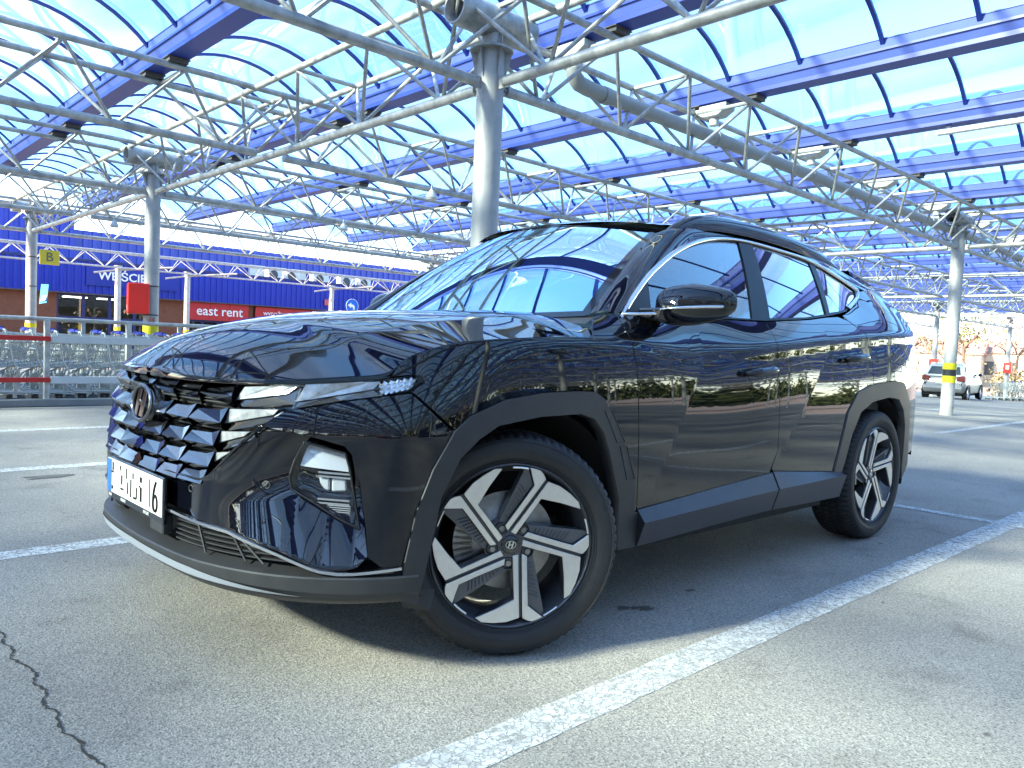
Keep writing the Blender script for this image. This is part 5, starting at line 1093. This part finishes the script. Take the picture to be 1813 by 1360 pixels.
# ================================================================== trolley bay on the left
WIRE = mat('trolley_wire', (.56, .59, .57), .38, .35, noise=.25, nscale=12); CASTER = mat('caster_rubber', (.09, .09, .09), .6); HBLUE = mat('trolley_handle_blue', (.03, .045, .32), .4)
def cart_meshes():
    M = {}; q = MB(); r = .0042
    Lb, wb, wf = .86, .27, .20                       # basket length, half widths rear and front
    zt = lambda u: .985-.05*u; zb = lambda u: .50+.10*u; hw = lambda u, v: (wb+(wf-wb)*u)*(1-.14*(1-v)); xx = lambda u, v: .02+Lb*u-.10*(1-v)*u+.12*(1-v)*(1-u)
    P_ = lambda u, v, s: (xx(u, v), s*hw(u, v), zb(u)+(zt(u)-zb(u))*v)
    for s in (-1, 1):
        for i in range(12): u = i/11; q.tube(P_(u, 0, s), P_(u, 1, s), r, 4, cap=False)
        for j in range(5): v = j/4; q.tube(P_(0, v, s), P_(1, v, s), r*1.2, 4, cap=False)
    for i in range(8):
        w = -1+2*i/7; q.tube(P_(0, 0, w), P_(1, 0, w), r, 4, cap=False); q.tube(P_(1, 0, w), P_(1, 1, w), r, 4, cap=False)
    for v in (0, .5, 1): q.tube(P_(1, v, -1), P_(1, v, 1), r*1.3, 4, cap=False); 
    q.tube(P_(0, 0, -1), P_(0, 0, 1), r*1.3, 4, cap=False)
    M['basket'] = (q.mesh('basket'), WIRE)
    q = MB()
    for s in (-1, 1):
        q.path([(.98, s*.25, .13), (.60, s*.24, .16), (.16, s*.23, .17), (.06, s*.235, .26), (.10, s*.245, .44), (.02, s*.26, .60), (-.02, s*.265, .95)], .012, 6)
        q.path([(.10, s*.23, .165), (.22, s*.22, .40), (.34, s*.21, .485), (.60, s*.20, .53)], .011, 6)
        q.tube((.62, s*.235, .16), (.66, s*.20, .54), .009, 6); q.box(.585, .625, s*.235-.012, s*.235+.012, .08, .40)
    q.tube((.98, -.25, .13), (.98, .25, .13), .012, 6); q.tube((.16, -.23, .17), (.16, .23, .17), .010, 6)
    for i in range(5): y = -.16+.08*i; q.tube((.16, y, .175), (.95, y, .145), .004, 4)
    M['chassis'] = (q.mesh('chassis', auto=40), WIRE)
    q = MB(); q.path([(-.03, -.265, .95), (-.05, -.255, 1.02), (-.06, -.15, 1.035), (-.06, .15, 1.035), (-.05, .255, 1.02), (-.03, .265, .95)], .013, 8); M['handle'] = (q.mesh('handle', auto=40), WIRE)
    q = MB(); q.tube((-.06, -.17, 1.036), (-.06, .17, 1.036), .019, 8); q.box(-.085, -.035, -.06, .06, 1.025, 1.07); M['grip'] = (q.mesh('grip', auto=40), HBLUE)
    for k, (x, s) in enumerate(((.10, -1), (.10, 1), (.93, -1), (.93, 1))):
        q = MB(); y = s*.235; q.lathe([(.02, -.013), (.055, -.013), (.062, -.006), (.062, .006), (.055, .013), (.02, .013)], 16, 'y', (x, y, .062), close=True); q.box(x-.012, x+.012, y-.02, y-.015, .06, .15); q.box(x-.012, x+.012, y+.015, y+.02, .06, .15); M['caster.%d' % k] = (q.mesh('caster', auto=40), CASTER)
    return M
CM = cart_meshes()
def cart(x, y, z, rz, label, group):
    r = empty('shopping_trolley', (x, y, z), label, 'trolley', group, rz)
    r.scale = (1, 1, .88)
    for k, (me, m) in CM.items(): link(k.split('.')[0], me, m, r, local=True)
    return r
n1 = ['first', 'second', 'third', 'fourth', 'fifth', 'sixth', 'seventh', 'eighth', 'ninth', 'tenth', 'eleventh', 'twelfth', 'thirteenth', 'fourteenth', 'fifteenth', 'sixteenth']
for k in range(14): cart(-.75+k*.275, 8.72+RNG.uniform(-.01, .01), 0, 0, n1[k]+' trolley from the left in the front nested row behind the rail', 'trolleys nested in the left bay')
for k in range(14): cart(-.95+k*.29, 9.62+RNG.uniform(-.02, .02), 0, 0, n1[k]+' trolley from the left in the rear nested row of the bay', 'trolleys nested in the left bay')
REDB = mat('red_rail_board', (.55, .025, .02), .4, noise=.1, nscale=6); WHB = mat('white_rail_board', (.62, .63, .61), .5, noise=.15, nscale=5)
BAY = empty('trolley_bay_rail', (1.0, 8.15, 0), 'guard rail of the trolley bay with red and white boards', 'guard rail')
for i, x in enumerate((-1.19, -.26, .67, 1.60, 2.53, 3.46, 4.39)):
    q = MB(); q.box(x-.03, x+.03, 8.13, 8.19, 0, 1.05); q.build('post', GALV, BAY, bevel=.004)
q = MB(); q.tube((-2, 8.16, 1.055), (4.6, 8.16, 1.055), .024, 10); q.build('top_rail', GALV, BAY, auto=40)
for z in (.815, .315):
    q = MB(); q.box(-2, .70, 8.095, 8.128, z-.028, z+.030); q.build('red_board', REDB, BAY, bevel=.004); q = MB(); q.box(.705, 4.6, 8.10, 8.128, z-.045, z+.045); q.build('white_board', WHB, BAY, bevel=.004)
q = MB(); q.box(-2, 4.6, 7.98, 8.10, 0, .09); q.build('kerb', mat('bay_kerb', (.25, .25, .24), .8, noise=.2, nscale=6), BAY, bevel=.01)
q = MB(); q.tube((-2, 10.2, 1.055), (4.6, 10.2, 1.055), .022, 8)
for x in (-1.19, .2, 1.6, 3.0, 4.4): q.box(x-.025, x+.025, 10.18, 10.23, 0, 1.05)
tag(q.build('trolley_bay_rail', GALV, auto=40), 'plain grey rear rail behind the nested trolleys', 'guard rail')
# far trolleys on the right
for k in range(12): cart(40.6+k*.30, 8.0-k*.20, gz(41), math.pi*.5+.5, ('%s trolley from the left in the far row right of the silver hatchback' % n1[k]), 'trolleys parked far right')
for k in range(5): cart(34.2+k*.35, 12.4+k*.06, gz(35), 1.2, ('%s trolley from the left in the row beyond the silver hatchback' % n1[k]), 'trolleys parked beyond the silver car')
o = empty('trolley_bay_rail', (42, 6.9, gz(42)), 'thin grey frame around the far trolleys at the right edge', 'guard rail')
q = MB(); q.tube((40.2, 7.0, gz(42)+1.0), (45.0, 5.6, gz(42)+1.0), .025, 6)
for t in (0, .5, 1): q.tube((40.2+4.8*t, 7.0-1.4*t, gz(42)-.1), (40.2+4.8*t, 7.0-1.4*t, gz(42)+1.0), .03, 6)
q.build('frame', GALV, o)
# ================================================================== small hatchback (sections lofted from tail to nose), used for parked cars
def hatchback(name, label, loc, rz, paint, group=None):
    r = empty(name, loc, label, 'car', group, rz)
    # local x forward, origin on the ground at mid length
    st = [(-1.80, .62, .72, .52, .74), (-1.78, .70, .40, .80, .80), (-1.70, .78, .30, .92, .82), (-1.45, .82, .24, .96, .84), (-.6, .83, .22, .95, .84), (.5, .83, .22, .93, .83), (1.0, .82, .24, .90, .82), (1.45, .79, .28, .82, .78), (1.70, .72, .32, .70, .70), (1.80, .58, .40, .58, .58)]
    rows = []
    for x, w, zl, zh, _ in st:
        zm = (zl+zh)/2; sec = [(-w*.86, zl), (-w*.97, zl+.06), (-w, zm), (-w*.985, zh-.08), (-w*.93, zh), (-w*.5, zh+.035*(x > .9)), (0, zh+.05*(x > .9)), (w*.5, zh+.035*(x > .9)), (w*.93, zh), (w*.985, zh-.08), (w, zm), (w*.97, zl+.06), (w*.86, zl)]
        rows.append([(x, y, z) for y, z in sec])
    X = np.array(rows); q = MB(); R_, C_ = X.shape[:2]; q.add([tuple(p) for p in X.reshape(-1, 3)], [(i*C_+j, i*C_+j+1, (i+1)*C_+j+1, (i+1)*C_+j) for i in range(R_-1) for j in range(C_-1)]+[tuple(range(C_)), tuple(reversed(range((R_-1)*C_, R_*C_)))]+[(i*C_, (i+1)*C_, (i+1)*C_+C_-1, i*C_+C_-1) for i in range(R_-1)])
    q.build('body', paint, r, local=True, auto=50)
    # cabin
    cab = [(-1.72, .76, .95, .95, .76), (-1.42, .60, 1.42, 1.42, .60), (-1.0, .62, 1.49, 1.49, .62), (-.2, .62, 1.50, 1.50, .62), (.25, .60, 1.45, 1.45, .60), (1.05, .74, .92, .92, .74)]
    bot = [(-1.74, .78), (-1.42, .80), (-1.0, .80), (-.2, .80), (.3, .80), (1.08, .76)]
    V = [(x, -w, .93) for x, w in bot]+[(x, w, .93) for x, w in bot]+[(a[0], -a[1], a[2]) for a in cab]+[(a[0], a[1], a[2]) for a in cab]; n = 6
    q = MB(); q.add(V, [(2*n+i, 2*n+i+1, 3*n+i+1, 3*n+i) for i in range(n-1)]+[(i, i+1, 2*n+i+1, 2*n+i) for i in range(n-1)]+[(n+i, n+i+1, 3*n+i+1, 3*n+i) for i in range(n-1)]); q.build('cabin', paint, r, local=True, auto=25)
    DG = mat('parked_car_glass', (.035, .045, .05), .06, coat=1.0)
    def quad(nm, pts, m, off): q = MB(); q.add([tuple(np.array(p)+np.array(off)) for p in pts], [tuple(range(len(pts))), tuple(reversed(range(len(pts))))]); return q.build(nm, m, r, local=True)
    quad('rear_window', [(-1.66, -.62, 1.02), (-1.66, .62, 1.02), (-1.47, .52, 1.35), (-1.47, -.52, 1.35)], DG, (-.015, 0, .0)); quad('windshield', [(.95, -.62, .99), (.95, .62, .99), (.33, .52, 1.40), (.33, -.52, 1.40)], DG, (.02, 0, .02))
    for s in (-1, 1):
        quad('side_window', [(-1.40, s*.772, 1.0), (-.55, s*.785, 1.0), (-.55, s*.655, 1.42), (-1.18, s*.655, 1.38)], DG, (0, s*.012, 0)); quad('side_window', [(-.48, s*.785, 1.0), (.66, s*.775, .99), (.20, s*.665, 1.37), (-.48, s*.655, 1.42)], DG, (0, s*.012, 0))
        q = MB(); q.prism([(s*.50, .76), (s*.80, .76), (s*.80, .98), (s*.72, 1.0), (s*.50, .94)], lambda a, b: (-1.62, a, b), lambda a, b: (-1.80, a, b)); q.build('tail_lamp', mat('tail_lamp_maroon', (.10, .008, .008), .15, coat=1), r, local=True, bevel=.01)
        q = MB(); q.prism([(s*.42, .60), (s*.68, .64), (s*.72, .74), (s*.50, .72)], lambda a, b: (1.68, a, b), lambda a, b: (1.76, a, b)); q.build('headlight', LAMPW, r, local=True)
        q = MB(); q.box(.52, .66, *sorted((s*.80, s*.95)), .98, 1.10); q.build('door_mirror', GBLK, r, local=True, bevel=.02)
        for x in (-1.22, 1.18):
            q = MB(); q.lathe([(.19, -.09), (.27, -.09), (.288, -.06), (.288, .06), (.27, .09), (.19, .09)], 28, 'y', (x, s*.74, .288), close=True); w = q.build('wheel', RUBBER, r, local=True, auto=40)
            q = MB(); q.lathe([(.19, s*.08), (.18, s*.06), (.05, s*.07), (.0, s*.075)], 20, 'y', (x, s*.745, .288)); q.build('rim', CHROME, w, local=True, auto=30)
            q = MB(); q.lathe([(.30, s*.085), (.325, s*.095), (.325, s*.0)], 28, 'y', (x, s*.745, .30)); q.build('wheel_arch', VOID, r, local=True)
    q = MB(); q.box(-1.83, -1.76, -.72, .72, .42, .60); q.build('bumper', paint, r, local=True, bevel=.03); q = MB(); q.box(-1.845, -1.825, -.26, .26, .64, .75); q.build('number_plate', WHITEP, r, local=True); q = MB(); q.box(-1.6, 1.6, -.66, .66, .16, .30); q.build('underside', VOID, r, local=True)
    return r
SILVERP = mat('silver_car_paint', (.40, .40, .39), .30, .5, coat=.6)
hatchback('hatchback', 'silver hatchback parked in the distance behind the banded column', (35.0, 8.75, gz(34.6)), R(5), SILVERP)
tones = [((.35, .02, .02), 'red'), ((.55, .56, .57), 'silver'), ((.02, .03, .08), 'dark blue'), ((.62, .62, .62), 'white'), ((.03, .03, .03), 'black'), ((.30, .31, .32), 'grey'), ((.05, .10, .35), 'blue')]
for k, x in enumerate((-6, -3.4, 1.7, 4.3, 9.4, 12.0, 14.6)):
    c_, nm = tones[k]; hatchback('hatchback', nm+' hatchback parked behind the viewer, seen mirrored in the black door', (x, -15.5, 0), R(90), mat('parked_paint_%s' % nm.replace(' ', '_'), c_, .25, .2, coat=1), 'cars parked behind the viewer')
hatchback('hatchback', 'grey parked car at the far right edge behind the trolleys', (54, 8.2, gz(54)), R(95), mat('parked_paint_grey', (.30, .31, .32), .25, .2, coat=1))
# ================================================================== trees, hedges and houses beyond the car park
BARK = mat('bark', (.11, .085, .065), .9, noise=.3, nscale=12)
def leafmat(name, c): return mat(name, c, .7, noise=.5, nscale=1.2)
LM = {'spring': leafmat('spring_leaf', (.24, .29, .12)), 'olive': leafmat('olive_twig', (.26, .25, .16)), 'russet': leafmat('russet_hedge', (.17, .16, .085)), 'green': leafmat('green_leaf', (.05, .09, .025))}  # spring and olive tones lightened to imitate haze over the far trees
def tree(x, y, z, h, rad, kind, label, nleaf=900, ls=.13, seed=0, name='tree', group='trees beyond the car park'):
    rng = np.random.default_rng(seed+100); r = empty(name, (x, y, z), label, 'tree' if name == 'tree' else 'hedge', group); q = MB(); tips = []
    def limb(p, d, L, rr, depth):
        d = d/np.linalg.norm(d); mid = p+d*L*.5+rng.normal(0, .04*L, 3); e = p+d*L+rng.normal(0, .06*L, 3); q.path([Vector(p), Vector(mid), Vector(e)], [rr, rr*.8, rr*.6], 6)
        tips.append(e); tips.append(mid)
        if depth > 0:
            for k in range(4 if depth > 1 else 3):
                a = rng.uniform(0, 6.28); nd = d*.8+np.array([math.cos(a), math.sin(a), rng.uniform(-.1, .5)])*.75; limb(mid+(e-mid)*rng.uniform(.2, 1), nd, L*.62, rr*.5, depth-1)
    if name == 'tree':
        limb(np.array([0., 0, 0]), np.array([0., 0, 1]), h*.42, h*.022, 3); q.build('trunk', BARK, r, local=True, smooth=True)
    else: tips = [np.array([rng.uniform(-rad, rad), rng.uniform(-.6, .6), rng.uniform(.1, h)]) for _ in range(60)]
    tips = np.array(tips); c = tips[rng.integers(0, len(tips), nleaf)]+rng.normal(0, rad*.16, (nleaf, 3)); c[:, 2] = np.maximum(c[:, 2], .08)
    u = rng.normal(0, 1, (nleaf, 3)); u /= np.linalg.norm(u, axis=1)[:, None]; v = np.cross(u, rng.normal(0, 1, (nleaf, 3))); v /= np.linalg.norm(v, axis=1)[:, None]; s = ls*rng.uniform(.5, 1.3, (nleaf, 1))
    P4 = np.stack([c+u*s, c+v*s*.6, c-u*s, c-v*s*.6], 1).reshape(-1, 3); o = mesh('crown', P4, [(4*i, 4*i+1, 4*i+2, 4*i+3) for i in range(nleaf)], LM[kind], r, local=True); o['kind'] = 'stuff'
    return r
D = lambda px, dep: None
tree(86, 24.0, gz(80), 9.5, 4.2, 'spring', 'pale green spring tree right of the banded column', 700, .2, 1)
tree(92, 20.5, gz(80), 8.5, 4.0, 'olive', 'bare olive tree at the right edge beyond the trolleys', 450, .17, 2)
tree(80, 27.5, gz(80), 8.5, 3.6, 'olive', 'thin bare tree just right of the black car tail', 450, .17, 3)
tree(88, 26.2, gz(80), 7.5, 3.5, 'olive', 'thin bare tree behind the silver hatchback', 450, .17, 4)
tree(60, 13.0, gz(62), 1.7, 2.2, 'russet', 'low olive hedge behind the silver hatchback', 900, .13, 5, 'hedge', 'hedges beyond the car park')
tree(60, 20.5, gz(60), 1.9, 2.6, 'olive', 'olive brown hedge just right of the black car tail', 900, .14, 6, 'hedge', 'hedges beyond the car park')
for k in range(13):
    tree(-34+k*8+RNG.uniform(-2, 2), -60+RNG.uniform(-4, 4), 0, RNG.uniform(6, 9.5), 4.0, ('green', 'spring', 'olive')[k % 3], 'leafy tree in the row far behind the viewer', 1500, .32, 20+k, group='trees behind the viewer')
for x0, y0, dx, dy, n, lab in ((-60, -64, 7.2, .0, 34, 'far-off wood added behind the viewer to block bright sky in door reflections'), (-62, -62, .5, 7.5, 14, 'far-off wood added ahead of the car to block bright sky in bumper reflections')):  # added leaf belts out of view, keeping bright horizon sky off the paint
    rng = np.random.default_rng(5); N_ = 14000; t = rng.uniform(0, n, N_); c = np.stack([x0+dx*t+rng.normal(0, 1.2, N_), y0+dy*t+rng.normal(0, 1.2, N_), np.abs(rng.normal(0, 1, N_))**.8*(2.6+1.6*np.sin(t*2.1)+1.1*np.sin(t*5.3))], 1); u = rng.normal(0, 1, (N_, 3)); v = rng.normal(0, 1, (N_, 3)); u /= np.linalg.norm(u, axis=1)[:, None]; v /= np.linalg.norm(v, axis=1)[:, None]
    o = mesh('backdrop', np.stack([c+u*.7, c+v*.5, c-u*.7, c-v*.5], 1).reshape(-1, 3), [(4*i, 4*i+1, 4*i+2, 4*i+3) for i in range(N_)], LM['green'] if x0 == -60 else LM['olive']); tag(o, lab, 'backdrop', kind='stuff')
def house(x, y, z, w, d, h, wallc, roofc, label, rz):
    r = empty('house', (x, y, z), label, 'house', 'houses beyond the car park', rz); q = MB(); q.box(-w/2, w/2, -d/2, d/2, 0, h); q.build('wall', mat('house_wall_%d' % int(wallc[0]*1000), wallc, .8, noise=.1, nscale=2), r, local=True)
    q = MB(); q.add([(-w/2-.3, -d/2-.3, h), (w/2+.3, -d/2-.3, h), (w/2+.3, d/2+.3, h), (-w/2-.3, d/2+.3, h), (-w/2-.3, 0, h+1.6), (w/2+.3, 0, h+1.6)], [(0, 1, 5, 4), (2, 3, 4, 5), (1, 2, 5), (3, 0, 4), (3, 2, 1, 0)]); q.build('roof', mat('house_roof_%d' % int(roofc[0]*1000), roofc, .7), r, local=True)
    for k in range(3):
        for s in (-1, 1): q = MB(); q.box(-w*.35+k*w*.3, -w*.35+k*w*.3+.9, s*(d/2+.02)-.03, s*(d/2+.02)+.03, h*.35, h*.75); q.build('window', mat('far_window', (.05, .06, .07), .2), r, local=True)
    q = MB(); q.box(w*.2, w*.2+.5, -.25, .25, h+.8, h+2.1); q.build('chimney', mat('chimney', (.25, .12, .09), .9), r, local=True)
house(100, 30.5, gz(90), 9, 7, 3.6, (.62, .56, .42), (.36, .18, .15), 'cream house with a red roof left of the banded column', R(100)); house(104, 26.0, gz(90), 8, 7, 3.9, (.60, .48, .36), (.32, .20, .16), 'ochre house seen just right of the banded column', R(100))  # roof colours paled to imitate distance haze
house(96, 37, gz(90), 8, 6, 2.2, (.30, .27, .24), (.16, .15, .15), 'low grey shed right of the black car tail', R(110)); house(120, 34.5, gz(90), 14, 8, 2.9, (.62, .60, .58), (.50, .20, .24), 'long low building with a crimson roof beyond the silver hatchback', R(102))
for (xx, yy), lab in zip(((38.09, 10.60), (49.89, 10.60)), ('red cabinet on the far column left of the banded column', 'red cabinet on the far column at the right edge')):
    o = empty('cabinet', (xx-.25, yy-.1, .55), lab, 'cabinet', 'red cabinets on the columns'); q = MB(); q.box(xx-.36, xx-.14, yy-.28, yy+.12, .55, 1.15); q.build('body', mat('red_cabinet', (.62, .018, .012), .35), o, bevel=.012); q = MB(); q.box(xx-.366, xx-.355, yy-.17, yy-.02, .78, 1.0); q.build('label_plate', WHITE, o)
